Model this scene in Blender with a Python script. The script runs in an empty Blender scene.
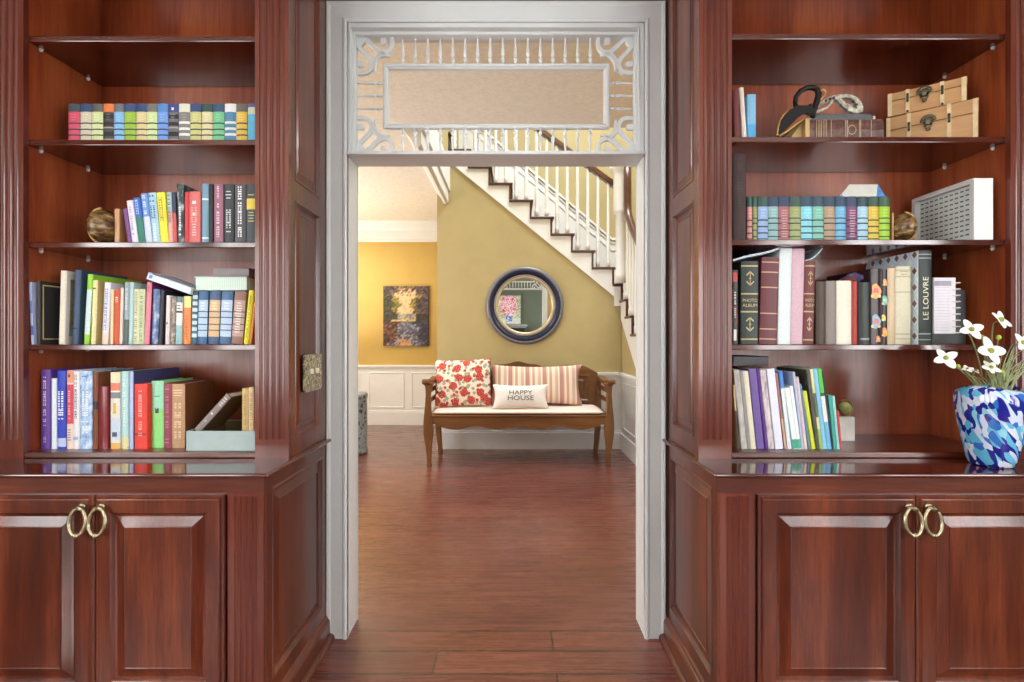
# A study's built-in bookcases framing a cased doorway into a stair hall.
import bpy, bmesh, math, random
from mathutils import Vector, Matrix

RND = random.Random(11)
F, CX, CY, EYE = 500.0, 512.0, 338.0, 1.255      # focal length in pixels, vanishing point, eye height
WIN_STRENGTH = 6.2
P_STUDY, P_FOYER, P_STAIR, P_HALL, P_SIDE, P_SUN = 20.0, 36.0, 150.0, 30.0, 66.0, 11.0
EXPO = 0.0


def PX(x, d):
    return (x - CX) * d / F


def PZ(y, d):
    return EYE + (CY - y) * d / F


SC = bpy.context.scene
COL = SC.collection


def lin(c):
    out = []
    for v in c[:3]:
        v = v / 255.0
        out.append(v / 12.92 if v <= 0.04045 else ((v + 0.055) / 1.055) ** 2.4)
    return (out[0], out[1], out[2], 1.0)


# ------------------------------------------------------------------ materials
MATS = {}


def _new(name):
    m = bpy.data.materials.new(name)
    m.use_nodes = True
    nt = m.node_tree
    return m, nt, nt.nodes['Principled BSDF']


def _coords(nt, scale=(1, 1, 1), rot=(0, 0, 0), loc=(0, 0, 0)):
    tc = nt.nodes.new('ShaderNodeTexCoord')
    mp = nt.nodes.new('ShaderNodeMapping')
    mp.inputs['Scale'].default_value = scale
    mp.inputs['Rotation'].default_value = rot
    mp.inputs['Location'].default_value = loc
    nt.links.new(tc.outputs['Object'], mp.inputs['Vector'])
    return mp.outputs['Vector']


def _noise(nt, vec, scale, detail=4, rough=0.55, dist=0.0):
    n = nt.nodes.new('ShaderNodeTexNoise')
    n.inputs['Scale'].default_value = scale
    n.inputs['Detail'].default_value = detail
    n.inputs['Roughness'].default_value = rough
    n.inputs['Distortion'].default_value = dist
    if vec is not None:
        nt.links.new(vec, n.inputs['Vector'])
    return n.outputs['Fac']


def _ramp(nt, fac, stops, interp='LINEAR'):
    r = nt.nodes.new('ShaderNodeValToRGB')
    r.color_ramp.interpolation = interp
    e = r.color_ramp.elements
    while len(e) > 1:
        e.remove(e[-1])
    e[0].position = stops[0][0]
    e[0].color = lin(stops[0][1])
    for p, c in stops[1:]:
        q = e.new(p)
        q.color = lin(c)
    nt.links.new(fac, r.inputs['Fac'])
    return r.outputs['Color']


def _bump(nt, bsdf, fac, strength=0.2, dist=0.002):
    b = nt.nodes.new('ShaderNodeBump')
    b.inputs['Strength'].default_value = strength
    b.inputs['Distance'].default_value = dist
    nt.links.new(fac, b.inputs['Height'])
    nt.links.new(b.outputs['Normal'], bsdf.inputs['Normal'])


def _mix(nt, fac, a, b, mode='MIX'):
    m = nt.nodes.new('ShaderNodeMix')
    m.data_type = 'RGBA'
    m.blend_type = mode
    for i, v in ((0, fac), (6, a), (7, b)):
        if hasattr(v, 'is_output') or isinstance(v, bpy.types.NodeSocket):
            nt.links.new(v, m.inputs[i])
        elif isinstance(v, (int, float)):
            m.inputs[i].default_value = v
        else:
            m.inputs[i].default_value = lin(v)
    return m.outputs[2]


def _math(nt, op, a, b=0.0, c=0.0):
    m = nt.nodes.new('ShaderNodeMath')
    m.operation = op
    for i, v in enumerate((a, b, c)):
        if isinstance(v, bpy.types.NodeSocket):
            nt.links.new(v, m.inputs[i])
        else:
            m.inputs[i].default_value = v
    return m.outputs[0]


def plain(c, rough=0.5, metal=0.0, coat=0.0, vary=0.06, scale=30.0, bump=0.0, spec=0.5):
    """plain colour with a faint procedural variation of tone"""
    key = ('plain', tuple(c), rough, metal, coat, vary, scale, bump, spec)
    if key in MATS:
        return MATS[key]
    m, nt, b = _new('paint_%03d_%03d_%03d' % tuple(int(v) for v in c[:3]))
    v = _coords(nt)
    fac = _noise(nt, v, scale, 3)
    lo = [max(0, x * (1 - vary)) for x in c[:3]]
    hi = [min(255, x * (1 + vary)) for x in c[:3]]
    nt.links.new(_ramp(nt, fac, [(0.3, lo), (0.7, hi)]), b.inputs['Base Color'])
    b.inputs['Roughness'].default_value = rough
    b.inputs['Metallic'].default_value = metal
    b.inputs['Coat Weight'].default_value = coat
    b.inputs['Specular IOR Level'].default_value = spec
    if bump:
        _bump(nt, b, fac, bump, 0.004)
    MATS[key] = m
    return m


def mottled(cols, scale=60.0, rough=0.45, stretch=(1, 1, 1), interp='LINEAR', detail=3):
    key = ('mott', tuple(map(tuple, cols)), scale, rough, stretch, interp)
    if key in MATS:
        return MATS[key]
    m, nt, b = _new('mottled_print')
    fac = _noise(nt, _coords(nt, stretch), scale, detail, 0.6)
    n = len(cols)
    stops = [(0.32 + 0.36 * i / max(1, n - 1), c) for i, c in enumerate(cols)]
    nt.links.new(_ramp(nt, fac, stops, interp), b.inputs['Base Color'])
    b.inputs['Roughness'].default_value = rough
    MATS[key] = m
    return m


def wood(name, cols, grain='z', rough=0.25, coat=0.3, scale=9.0, bump=0.05):
    key = ('wood', name, grain)
    if key in MATS:
        return MATS[key]
    m, nt, b = _new(name + '_' + grain)
    st = {'x': (0.07, 1, 1), 'y': (1, 0.07, 1), 'z': (1, 1, 0.07)}[grain]
    v = _coords(nt, st)
    f1 = _noise(nt, v, scale, 6, 0.62, 0.6)
    f2 = _noise(nt, _coords(nt, tuple(4 * s for s in st)), scale * 3.0, 4, 0.7)
    f3 = _noise(nt, _coords(nt), 2.3, 2, 0.5)
    fac = _math(nt, 'ADD', _math(nt, 'MULTIPLY', f1, 0.55), _math(nt, 'ADD', _math(nt, 'MULTIPLY', f2, 0.24), _math(nt, 'MULTIPLY', f3, 0.21)))
    n = len(cols)
    nt.links.new(_ramp(nt, fac, [(0.33 + 0.34 * i / (n - 1), c) for i, c in enumerate(cols)]), b.inputs['Base Color'])
    b.inputs['Roughness'].default_value = rough
    b.inputs['Coat Weight'].default_value = coat
    b.inputs['Coat Roughness'].default_value = 0.12
    if bump:
        _bump(nt, b, f1, bump, 0.002)
    MATS[key] = m
    return m


MAHOG = [(44, 15, 8), (86, 35, 19), (132, 65, 36)]
CABZ = lambda: wood('mahogany', MAHOG, 'z', 0.3, 0.35)
CABX = lambda: wood('mahogany', MAHOG, 'x', 0.3, 0.35)
CABY = lambda: wood('mahogany', MAHOG, 'y', 0.3, 0.35)
INNER = lambda k='z': wood('lit_veneer', [(82, 31, 15), (140, 62, 32), (180, 98, 54)], k, 0.32, 0.25, 6.0)  # veneer tone lightened and warmed to carry the light inside the bays
PILW = lambda: wood('pilaster_mahogany', [(78, 30, 18), (98, 41, 26), (120, 56, 36)], 'z', 0.26, 0.45, 7.0, 0.0)
TOPX = lambda: wood('polished_mahogany', [(48, 17, 12), (76, 29, 19), (102, 43, 28)], 'x', 0.1, 0.7, bump=0.0)
TRIMW = lambda: plain((214, 218, 218), 0.35, vary=0.012, scale=6)
WHITE = lambda: plain((236, 236, 236), 0.4, vary=0.012, scale=6)
YELLOW = lambda: plain((182, 165, 117), 0.6, vary=0.02, scale=4)
BRASS = lambda: plain((172, 160, 130), 0.3, 1.0, vary=0.15, scale=90)
BENCHW = lambda k='z': wood('bench_oak', [(84, 54, 30), (116, 76, 42), (140, 98, 58)], k, 0.38, 0.15, 14)
STAIRW = lambda k='x': wood('stair_walnut', [(58, 32, 24), (78, 44, 32), (98, 58, 42)], k, 0.35, 0.2)
RAILW = lambda k='x': wood('rail_walnut', [(58, 31, 22), (82, 46, 33), (104, 62, 45)], k, 0.3, 0.3)


# ------------------------------------------------------------------ meshes
class MB:
    def __init__(s):
        s.v, s.f, s.m, s.sm = [], [], [], []

    def add(s, vs, fs, m=0, smooth=False):
        o = len(s.v)
        s.v += [tuple(v) for v in vs]
        for f in fs:
            s.f.append([o + i for i in f])
            s.m.append(m)
            s.sm.append(smooth)

    def box(s, x0, x1, y0, y1, z0, z1, m=0):
        x0, x1 = min(x0, x1), max(x0, x1)
        y0, y1 = min(y0, y1), max(y0, y1)
        z0, z1 = min(z0, z1), max(z0, z1)
        s.add([(x0, y0, z0), (x1, y0, z0), (x1, y1, z0), (x0, y1, z0), (x0, y0, z1), (x1, y0, z1), (x1, y1, z1), (x0, y1, z1)],
              [(0, 3, 2, 1), (4, 5, 6, 7), (0, 1, 5, 4), (1, 2, 6, 5), (2, 3, 7, 6), (3, 0, 4, 7)], m)
        return s

    def prism(s, poly, axis, a0, a1, m=0, smooth=False):
        mk = {'x': lambda p, q, a: (a, p, q), 'y': lambda p, q, a: (p, a, q), 'z': lambda p, q, a: (p, q, a)}[axis]
        n = len(poly)
        vs = [mk(p, q, a0) for p, q in poly] + [mk(p, q, a1) for p, q in poly]
        s.add(vs, [(i, (i + 1) % n, n + (i + 1) % n, n + i) for i in range(n)], m, smooth)
        s.add(vs, [tuple(range(n - 1, -1, -1)), tuple(range(n, 2 * n))], m)
        return s

    def tube(s, pts, r, n=8, m=0, closed=False, squash=None):
        P = [Vector(p) for p in pts]
        k = len(P)
        R = r if isinstance(r, (list, tuple)) else [r] * k
        rings, up = [], None
        for i in range(k):
            a = P[(i - 1) % k] if closed or i > 0 else P[i]
            c = P[(i + 1) % k] if closed or i < k - 1 else P[i]
            t = (c - a)
            t = t.normalized() if t.length > 1e-9 else Vector((0, 0, 1))
            if up is None:
                up = Vector((0, 0, 1)) if abs(t.z) < 0.9 else Vector((0, 1, 0))
            u = (up - t * up.dot(t))
            u = u.normalized() if u.length > 1e-6 else t.orthogonal().normalized()
            up = u
            w = t.cross(u)
            rings.append([P[i] + (u * math.cos(2 * math.pi * j / n) + w * math.sin(2 * math.pi * j / n)) * R[i] for j in range(n)])
        vs = [p for rg in rings for p in rg]
        fs = []
        for i in range(k if closed else k - 1):
            i2 = (i + 1) % k
            for j in range(n):
                fs.append((i * n + j, i * n + (j + 1) % n, i2 * n + (j + 1) % n, i2 * n + j))
        s.add(vs, fs, m, True)
        if not closed:
            s.add(vs, [tuple(range(n - 1, -1, -1)), tuple((k - 1) * n + j for j in range(n))], m)
        return s

    def lathe(s, prof, c=(0, 0, 0), axis='z', n=24, m=0, smooth=True, cap=True):
        """prof: (radius, height along axis) from one end to the other"""
        vs, fs = [], []
        for r, h in prof:
            for j in range(n):
                a = 2 * math.pi * j / n
                p, q = r * math.cos(a), r * math.sin(a)
                v = {'z': (p, q, h), 'y': (p, h, q), 'x': (h, p, q)}[axis]
                vs.append((c[0] + v[0], c[1] + v[1], c[2] + v[2]))
        for i in range(len(prof) - 1):
            for j in range(n):
                fs.append((i * n + j, i * n + (j + 1) % n, (i + 1) * n + (j + 1) % n, (i + 1) * n + j))
        s.add(vs, fs, m, smooth)
        caps = []
        if cap and prof[0][0] > 1e-6:
            caps.append(tuple(range(n - 1, -1, -1)))
        if cap and prof[-1][0] > 1e-6:
            caps.append(tuple((len(prof) - 1) * n + j for j in range(n)))
        if caps:
            s.add(vs, caps, m)
        return s

    def sphere(s, c, r, m=0, n=16, sx=1, sy=1, sz=1):
        k = max(6, n // 2)
        prof = [(math.sin(math.pi * i / k), -math.cos(math.pi * i / k)) for i in range(k + 1)]
        t = MB().lathe([(max(a, 1e-4), b) for a, b in prof], n=n)
        s.add([(c[0] + x * r * sx, c[1] + y * r * sy, c[2] + z * r * sz) for x, y, z in t.v], t.f, m, True)
        return s

    def nested(s, fn, u0, u1, v0, v1, prof, m=0, cap=True):
        """nested rectangles (inset, height): a moulded panel; fn maps (u, v, n) into space"""
        vs = []
        for a, h in prof:
            vs += [fn(u0 + a, v0 + a, h), fn(u1 - a, v0 + a, h), fn(u1 - a, v1 - a, h), fn(u0 + a, v1 - a, h)]
        fs = []
        for i in range(len(prof) - 1):
            for j in range(4):
                fs.append((4 * i + j, 4 * i + (j + 1) % 4, 4 * i + 4 + (j + 1) % 4, 4 * i + 4 + j))
        if cap:
            b = 4 * (len(prof) - 1)
            fs.append((b, b + 1, b + 2, b + 3))
        s.add(vs, fs, m)
        return s

    def ribbon(s, pts, w, y0, y1, m=0):
        """flat strip of width w following pts (x, z), from y0 to y1"""
        P = [Vector(p) for p in pts]
        k = len(P)
        W = w if isinstance(w, (list, tuple)) else [w] * k
        L, Rr = [], []
        for i in range(k):
            t = (P[min(i + 1, k - 1)] - P[max(i - 1, 0)]).normalized()
            nrm = Vector((-t.y, t.x))
            L.append(P[i] + nrm * W[i] / 2)
            Rr.append(P[i] - nrm * W[i] / 2)
        for i in range(k - 1):
            q = [L[i], L[i + 1], Rr[i + 1], Rr[i]]
            vs = [(p.x, y0, p.y) for p in q] + [(p.x, y1, p.y) for p in q]
            fs = [(0, 1, 2, 3), (7, 6, 5, 4), (0, 4, 5, 1), (3, 2, 6, 7)]
            if i == 0:
                fs.append((0, 3, 7, 4))
            if i == k - 2:
                fs.append((1, 5, 6, 2))
            s.add(vs, fs, m)
        return s

    def xform(s, fn):
        s.v = [tuple(fn(Vector(v))) for v in s.v]
        return s

    def build(s, name, mats, parent=None, local=False, origin=None, bevel=0.0, seg=2, fix=True):
        if not isinstance(mats, (list, tuple)):
            mats = [mats]
        off = Vector((0, 0, 0))
        if origin is not None:
            off = Vector(origin)
        elif parent is not None and not local:
            p = parent
            while p is not None:
                off += p.location
                p = p.parent
        me = bpy.data.meshes.new(name)
        me.from_pydata([(v[0] - off.x, v[1] - off.y, v[2] - off.z) for v in s.v], [], s.f)
        for mt in mats:
            me.materials.append(mt)
        me.polygons.foreach_set('material_index', s.m)
        me.polygons.foreach_set('use_smooth', s.sm)
        if fix:
            bm = bmesh.new()
            bm.from_mesh(me)
            bmesh.ops.remove_doubles(bm, verts=bm.verts, dist=1e-6)
            bmesh.ops.recalc_face_normals(bm, faces=bm.faces)
            bm.to_mesh(me)
            bm.free()
        me.update()
        o = bpy.data.objects.new(name, me)
        COL.objects.link(o)
        if parent is not None:
            o.parent = parent
        if origin is not None:
            o.location = off
        if bevel:
            md = o.modifiers.new('edge', 'BEVEL')
            md.width = bevel
            md.segments = seg
            md.limit_method = 'ANGLE'
            md.angle_limit = 0.6
        return o


def tag(o, label, cat, group=None):
    o['label'] = label
    o['category'] = cat
    if group:
        o['group'] = group
    return o


def thing(name, label, cat, loc=(0, 0, 0), group=None, rot=(0, 0, 0)):
    o = bpy.data.objects.new(name, None)
    o.empty_display_size = 0.05
    COL.objects.link(o)
    o.location = loc
    o.rotation_euler = rot
    return tag(o, label, cat, group)


def struct(o):
    o['kind'] = 'structure'
    return o


def lab(o, t):
    o['label'] = t
    return o


def text_mesh(body, size, align='CENTER'):
    """flat letters as (verts, faces) in their own x/y plane"""
    cu = bpy.data.curves.new('letters', 'FONT')
    cu.body = body
    cu.size = size
    cu.align_x = align
    cu.align_y = 'CENTER'
    cu.resolution_u = 3
    ob = bpy.data.objects.new('letters', cu)
    me = bpy.data.meshes.new_from_object(ob)
    vs = [tuple(v.co) for v in me.vertices]
    fs = [tuple(p.vertices) for p in me.polygons]
    bpy.data.objects.remove(ob)
    bpy.data.meshes.remove(me)
    return vs, fs
# ------------------------------------------------------------------ floor materials
def floor_mat(name, cols, bw, rh, mortar, offy, offx, rough, seam):
    m, nt, b = _new(name)
    v = _coords(nt, (1, 1, 1), loc=(offx, offy, 0))
    br = nt.nodes.new('ShaderNodeTexBrick')
    br.offset = 0.5
    br.inputs['Scale'].default_value = 1.0
    br.inputs['Brick Width'].default_value = bw
    br.inputs['Row Height'].default_value = rh
    br.inputs['Mortar Size'].default_value = mortar
    br.inputs['Mortar Smooth'].default_value = 0.2
    br.inputs['Color1'].default_value = (0.15, 0.15, 0.15, 1)
    br.inputs['Color2'].default_value = (0.85, 0.85, 0.85, 1)
    nt.links.new(v, br.inputs['Vector'])
    f1 = _noise(nt, _coords(nt, (0.9, 14, 1)), 3.2, 6, 0.65, 0.8)
    f2 = _noise(nt, _coords(nt, (1.0, 1.6, 1)), 1.6, 3)
    tone = nt.nodes.new('ShaderNodeSeparateColor')
    nt.links.new(br.outputs['Color'], tone.inputs[0])
    fac = _math(nt, 'ADD', _math(nt, 'MULTIPLY', f1, 0.6), _math(nt, 'ADD', _math(nt, 'MULTIPLY', f2, 0.25), _math(nt, 'MULTIPLY', tone.outputs[0], 0.15)))
    n = len(cols)
    c = _ramp(nt, fac, [(0.3 + 0.4 * i / (n - 1), q) for i, q in enumerate(cols)])
    nt.links.new(_mix(nt, _math(nt, 'MULTIPLY', br.outputs['Fac'], seam), c, (40, 18, 12)), b.inputs['Base Color'])
    b.inputs['Coat Weight'].default_value = 0.45
    b.inputs['Coat Roughness'].default_value = 0.28
    rr = _math(nt, 'ADD', rough, _math(nt, 'MULTIPLY', f1, 0.15))
    nt.links.new(rr, b.inputs['Roughness'])
    h = _math(nt, 'SUBTRACT', _math(nt, 'MULTIPLY', f1, 0.5), br.outputs['Fac'])
    _bump(nt, b, h, 0.25, 0.003)
    return m


FL_COLS = [(80, 39, 31), (108, 56, 43), (138, 80, 63)]
FLOORM = floor_mat('hand_scraped_planks', FL_COLS, 0.93, 0.137, 0.004, -0.087, 0.298, 0.2, 1.0)
HALLM = floor_mat('worn_hall_planks', [(80, 40, 33), (102, 54, 44), (126, 72, 58)], 0.93, 0.0685, 0.0016, -0.018, 0.3, 0.2, 0.45)

SEAM = 2.147
struct(MB().box(-2.7, 2.7, -2.7, SEAM, -0.06, 0).build('floor', FLOORM))
struct(MB().box(-3.4, 2.4, SEAM, 7.4, -0.06, 0).build('floor_hall', HALLM))

# ------------------------------------------------------------------ study shell
SAGE = plain((94, 102, 84), 0.7, vary=0.02, scale=3)
CEILW = plain((228, 226, 220), 0.8, vary=0.02, scale=8)
YF, YB = 2.10, 2.22            # the wall that holds the doorway
XL, XR = -0.688, 0.554         # clear width of the doorway
HZ = 2.573
struct(MB().box(-2.7, XL - 0.02, YF, YB - 0.01, 0, 3.0).box(XR + 0.02, 2.7, YF, YB - 0.01, 0, 3.0).box(XL - 0.02, XR + 0.02, YF, YB - 0.01, HZ + 0.02, 3.0).build('wall_front', SAGE))
struct(MB().box(-3.4, XL - 0.02, YB - 0.01, YB, 0, 3.0).box(XR + 0.02, 2.4, YB - 0.01, YB, 0, 3.0).box(XL - 0.02, XR + 0.02, YB - 0.01, YB, HZ + 0.02, 3.0).build('wall_hall_front', YELLOW()))
struct(MB().box(-2.7, 2.7, -2.7, YF, 2.74, 2.84).build('ceiling', CEILW))
BWIN = [(-2.58, -1.75), (1.7, 2.53)]  # unseen windows, added for more light from behind the camera
wb = MB().box(-2.7, 2.7, -2.8, -2.7, 0, 0.7).box(-2.7, 2.7, -2.8, -2.7, 2.3, 2.74)
for a, c in ((-2.7, -2.58), (-1.75, 1.7), (2.53, 2.7)):
    wb.box(a, c, -2.8, -2.7, 0.7, 2.3)
struct(wb.build('wall_back', SAGE))


def wall_with_window(name, x0, x1, openings):
    b = MB()
    ys = [-2.7] + [v for o in openings for v in o] + [YF]
    for i in range(0, len(ys), 2):
        b.box(x0, x1, ys[i], ys[i + 1], 0, 2.74)
    for a, c in openings:
        b.box(x0, x1, a, c, 0, 0.75)
        b.box(x0, x1, a, c, 2.3, 2.74)
    return struct(b.build(name, SAGE))


def emit(name, c, s):
    """bright clear glass: the daylight behind it, and the sun passes through"""
    m, nt, b = _new(name)
    e = nt.nodes.new('ShaderNodeEmission')
    e.inputs[0].default_value = lin(c)
    e.inputs[1].default_value = s
    t = nt.nodes.new('ShaderNodeBsdfTransparent')
    ad = nt.nodes.new('ShaderNodeAddShader')
    nt.links.new(e.outputs[0], ad.inputs[0])
    nt.links.new(t.outputs[0], ad.inputs[1])
    nt.links.new(ad.outputs[0], nt.nodes['Material Output'].inputs['Surface'])
    return m


DAY = emit('daylight_glass', (250, 250, 250), WIN_STRENGTH)
WINS = {'wall_left': (-2.7, -2.6, [(-1.9, -0.9), (-0.5, 0.5)]), 'wall_right': (2.6, 2.7, [(-1.9, -0.9), (-0.5, 0.5)])}
k = 0
for nm, (x0, x1, ops) in WINS.items():
    wall_with_window(nm, x0, x1, ops)
    for a, c in ops:
        k += 1
        sg = 1 if x0 < 0 else -1
        xi = x1 if x0 < 0 else x0
        fr = MB()
        for q in (a, (a + c) / 2 - 0.02, c - 0.04):
            fr.box(xi - sg * 0.06, xi - sg * 0.02, q, q + 0.04, 0.75, 2.3)
        for q in (0.75, 1.25, 1.76, 2.26):
            fr.box(xi - sg * 0.06, xi - sg * 0.02, a, c, q, q + 0.04)
        fr.box(xi, xi + sg * 0.02, a - 0.08, a, 0.68, 2.38).box(xi, xi + sg * 0.02, c, c + 0.08, 0.68, 2.38)
        fr.box(xi, xi + sg * 0.02, a, c, 2.3, 2.38).box(xi, xi + sg * 0.05, a - 0.08, c + 0.08, 0.70, 0.75)
        w = struct(fr.build('window_%d' % k, TRIMW()))
        MB().box(xi - sg * 0.075, xi - sg * 0.07, a, c, 0.75, 2.3).build('window_glass', DAY, w)

for a, c in BWIN:
    k += 1
    fr = MB()
    for q in (a, (a + c) / 2 - 0.02, c - 0.04):
        fr.box(q, q + 0.04, -2.76, -2.72, 0.7, 2.3)
    for q in (0.7, 1.48, 2.26):
        fr.box(a, c, -2.76, -2.72, q, q + 0.04)
    fr.box(a - 0.08, a, -2.7, -2.68, 0.63, 2.38).box(c, c + 0.08, -2.7, -2.68, 0.63, 2.38).box(a, c, -2.7, -2.68, 2.3, 2.38).box(a - 0.08, c + 0.08, -2.7, -2.65, 0.65, 0.7)
    w = struct(fr.build('window_%d' % k, TRIMW()))
    MB().box(a, c, -2.79, -2.785, 0.7, 2.3).build('window_glass', DAY, w)

# ------------------------------------------------------------------ doorway: jambs, casing, transom bar
cas = MB()
prof = [(0.0, 2.10), (0.0, 2.084), (0.006, 2.080), (0.014, 2.080), (0.018, 2.085), (0.070, 2.088), (0.074, 2.084), (0.084, 2.082), (0.088, 2.086), (0.088, 2.10)]


def casing_mesh(flip=False):
    b = MB()
    fy = (lambda y: y) if not flip else (lambda y: 2 * 2.16 - y)
    o = [(XL, 0.0, -1, 0), (XL, HZ, -1, 1), (XR, HZ, 1, 1), (XR, 0.0, 1, 0)]
    vs = []
    for cx, cz, sx, sz in o:
        for p, y in prof:
            vs.append((cx + sx * p, fy(y), cz + sz * p))
    n = len(prof)
    fs = []
    for i in range(3):
        for j in range(n):
            fs.append((i * n + j, i * n + (j + 1) % n, (i + 1) * n + (j + 1) % n, (i + 1) * n + j))
    fs.append(tuple(range(n)))
    fs.append(tuple(3 * n + j for j in range(n)))
    b.add(vs, fs)
    return b


struct(casing_mesh().build('trim_1', TRIMW()))
hallcas = casing_mesh(True)
struct(hallcas.build('trim_2', TRIMW()))
jb = MB()
jb.box(XL - 0.02, XL, 2.086, YB + 0.004, 0, HZ + 0.02).box(XR, XR + 0.02, 2.086, YB + 0.004, 0, HZ + 0.02).box(XL, XR, 2.086, YB + 0.004, HZ, HZ + 0.02)
struct(jb.build('door_1', TRIMW(), bevel=0.002))
TB0, TB1 = 2.018, 2.034
bar = MB().box(XL, XR, 2.075, YB + 0.01, TB0, TB1)
bar.box(XL, XR, 2.13, 2.17, TB1, TB1 + 0.014)
struct(bar.build('trim_3', TRIMW(), bevel=0.004))
# stop mouldings round the transom opening
TX0, TX1, TZ0, TZ1, TY = PX(357.6, 2.15), PX(633, 2.15), TB1 + 0.014, PZ(38.7, 2.15), 2.15
st = MB().box(XL, TX0, 2.12, 2.158, TB1, HZ).box(TX1, XR, 2.12, 2.158, TB1, HZ).box(TX0, TX1, 2.12, 2.158, TZ1, HZ)
st.box(XL, TX0 - 0.012, 2.090, 2.19, TB1, HZ).box(TX1 + 0.012, XR, 2.090, 2.19, TB1, HZ).box(TX0 - 0.012, TX1 + 0.012, 2.090, 2.162, TZ1 + 0.012, HZ)
struct(st.build('trim_4', TRIMW(), bevel=0.003))

# ------------------------------------------------------------------ spindle fretwork in the transom
fret = thing('fretwork_transom', 'white turned-spindle fretwork with corner scrolls filling the transom over the doorway', 'transom', (0, TY, TZ0))
FW = TRIMW()
FX0, FX1, FZ0, FZ1 = PX(383.5, TY), PX(609, TY), PZ(129, TY), PZ(64.5, TY)
fr = MB().nested(lambda u, v, n: (u, TY - n, v), FX0, FX1, FZ0, FZ1,
                 [(0, -0.012), (0, 0.008), (0.004, 0.012), (0.012, 0.012), (0.016, 0.006), (0.020, 0.004), (0.022, -0.012)], cap=False)
fr.nested(lambda u, v, n: (u, TY - n, v), FX0, FX1, FZ0, FZ1, [(0, -0.012), (0.022, -0.012)], cap=False)
fr.build('inner_frame', FW, fret)
gm, gnt, gb = _new('clear_pane')
gb.inputs['Base Color'].default_value = (0.95, 0.95, 0.95, 1)
gb.inputs['Roughness'].default_value = 0.02
tr = gnt.nodes.new('ShaderNodeBsdfTransparent')
mx = gnt.nodes.new('ShaderNodeMixShader')
mx.inputs[0].default_value = 0.06
gnt.links.new(tr.outputs[0], mx.inputs[1])
gnt.links.new(gb.outputs[0], mx.inputs[2])
gnt.links.new(mx.outputs[0], gnt.nodes['Material Output'].inputs['Surface'])
MB().box(FX0 + 0.018, FX1 - 0.018, TY + 0.004, TY + 0.007, FZ0 + 0.018, FZ1 - 0.018).build('glass_pane', gm, fret)


def spindle(a, c):
    """turned spindle from a (outer rail) to c (inner frame)"""
    L = math.hypot(c[0] - a[0], c[1] - a[1])
    p = [(0.005, 0), (0.0035, 0.03), (0.0035, 0.10), (0.0045, 0.3), (0.0075, 0.60), (0.0085, 0.66), (0.0035, 0.70), (0.0035, 0.75), (0.0075, 0.79), (0.0085, 0.84), (0.005, 0.9), (0.0035, 0.94), (0.006, 1.0)]
    b = MB().lathe([(r, t * L) for r, t in p], n=10)
    ax, az = (c[0] - a[0]) / L, (c[1] - a[1]) / L
    b.xform(lambda v: (a[0] + ax * v.z + az * v.x, TY + v.y, a[1] + az * v.z - ax * v.x))
    b.build('spindle', FW, fret, fix=True)


for i in range(16):
    x = PX(402.8 + 12.5 * i, TY)
    spindle((x, TZ1), (x, FZ1))
    spindle((x, TZ0), (x, FZ0))
for i in range(3):
    z = PZ(83.5 + 12.6 * i, TY)
    spindle((TX0, z), (FX0, z))
    spindle((TX1, z), (FX1, z))

C1 = [(150, 96), (146, 150), (158, 215), (195, 255), (250, 268), (300, 250), (345, 212), (390, 165), (450, 115)]
C1r = [(250, 96), (250, 150), (246, 180)]
TIP = [(172, 305), (250, 290), (300, 300), (340, 345), (350, 395), (345, 478)]
mirr = lambda P: [(545 - (y - 100), 100 + (545 - x)) for x, y in P]
for sx, sz, ax, az in ((1, 1, TX1, TZ1), (-1, 1, TX0, TZ1), (1, -1, TX1, TZ0), (-1, -1, TX0, TZ0)):
    kk = 2.15 / 500 / 11.37
    tr_ = lambda P: [(ax - sx * (545 - x) * kk, az - sz * (y - 100) * kk) for x, y in P]
    b = MB()
    for P, w in ((C1, [0.016, 0.017, 0.018, 0.019, 0.02, 0.02, 0.019, 0.018, 0.018]), (mirr(C1), [0.016, 0.017, 0.018, 0.019, 0.02, 0.02, 0.019, 0.018, 0.018]),
                 (C1r, [0.022, 0.026, 0.018]), (mirr(C1r), [0.022, 0.026, 0.018]), (TIP, [0.006, 0.016, 0.022, 0.022, 0.016, 0.006])):
        b.ribbon(tr_(P), w, TY - 0.009, TY + 0.009)
    q = tr_([(440, 96), (549, 96), (549, 205), (500, 195), (450, 145)])
    b.prism(q, 'y', TY - 0.0095, TY + 0.0095)
    b.build('corner_scroll', FW, fret, bevel=0.002)

# ------------------------------------------------------------------ hall shell
MW = 5.65                      # wall behind the bench
STX = 1.153                    # riser of the landing
RUN, RISE, LAND = 0.2328, 0.1898, 1.865
diag = lambda x: LAND + RISE - 0.14 - (x - STX) * RISE / RUN - RISE   # lower edge of the stringer
POP = plain((234, 226, 214), 0.85, vary=0.03, scale=30, bump=0.35)
struct(MB().box(-3.4, 2.4, YB, 3.96, 2.92, 3.2).box(-3.4, -0.72, 3.96, 7.4, 2.92, 3.2).build('ceiling_hall', POP))
struct(MB().box(-0.8, 2.4, 3.8, 6.9, 5.2, 5.3).build('ceiling_stair', CEILW))
struct(MB().box(-0.72, 2.4, 3.90, 3.96, 3.2, 5.2).build('wall_stair_front', YELLOW()))
struct(MB().box(-0.78, -0.72, 3.96, 6.9, 3.2, 5.2).build('wall_stair_left', YELLOW()))
xd = -0.8475
xe = STX - (1.70 - (LAND - 0.14 - RISE) - 0) * RUN / RISE
poly = [(xd, 0), (1.243, 0), (1.243, 1.70), (STX + 0.09, 1.70)]
poly += [(STX + 0.09, diag(STX + 0.09) if diag(STX + 0.09) < 1.70 else 1.70), (xd, diag(xd) + 0.02)]
poly = [(xd, 0), (1.243, 0), (1.243, diag(1.243) + 0.02), (xd, diag(xd) + 0.02)]
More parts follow.
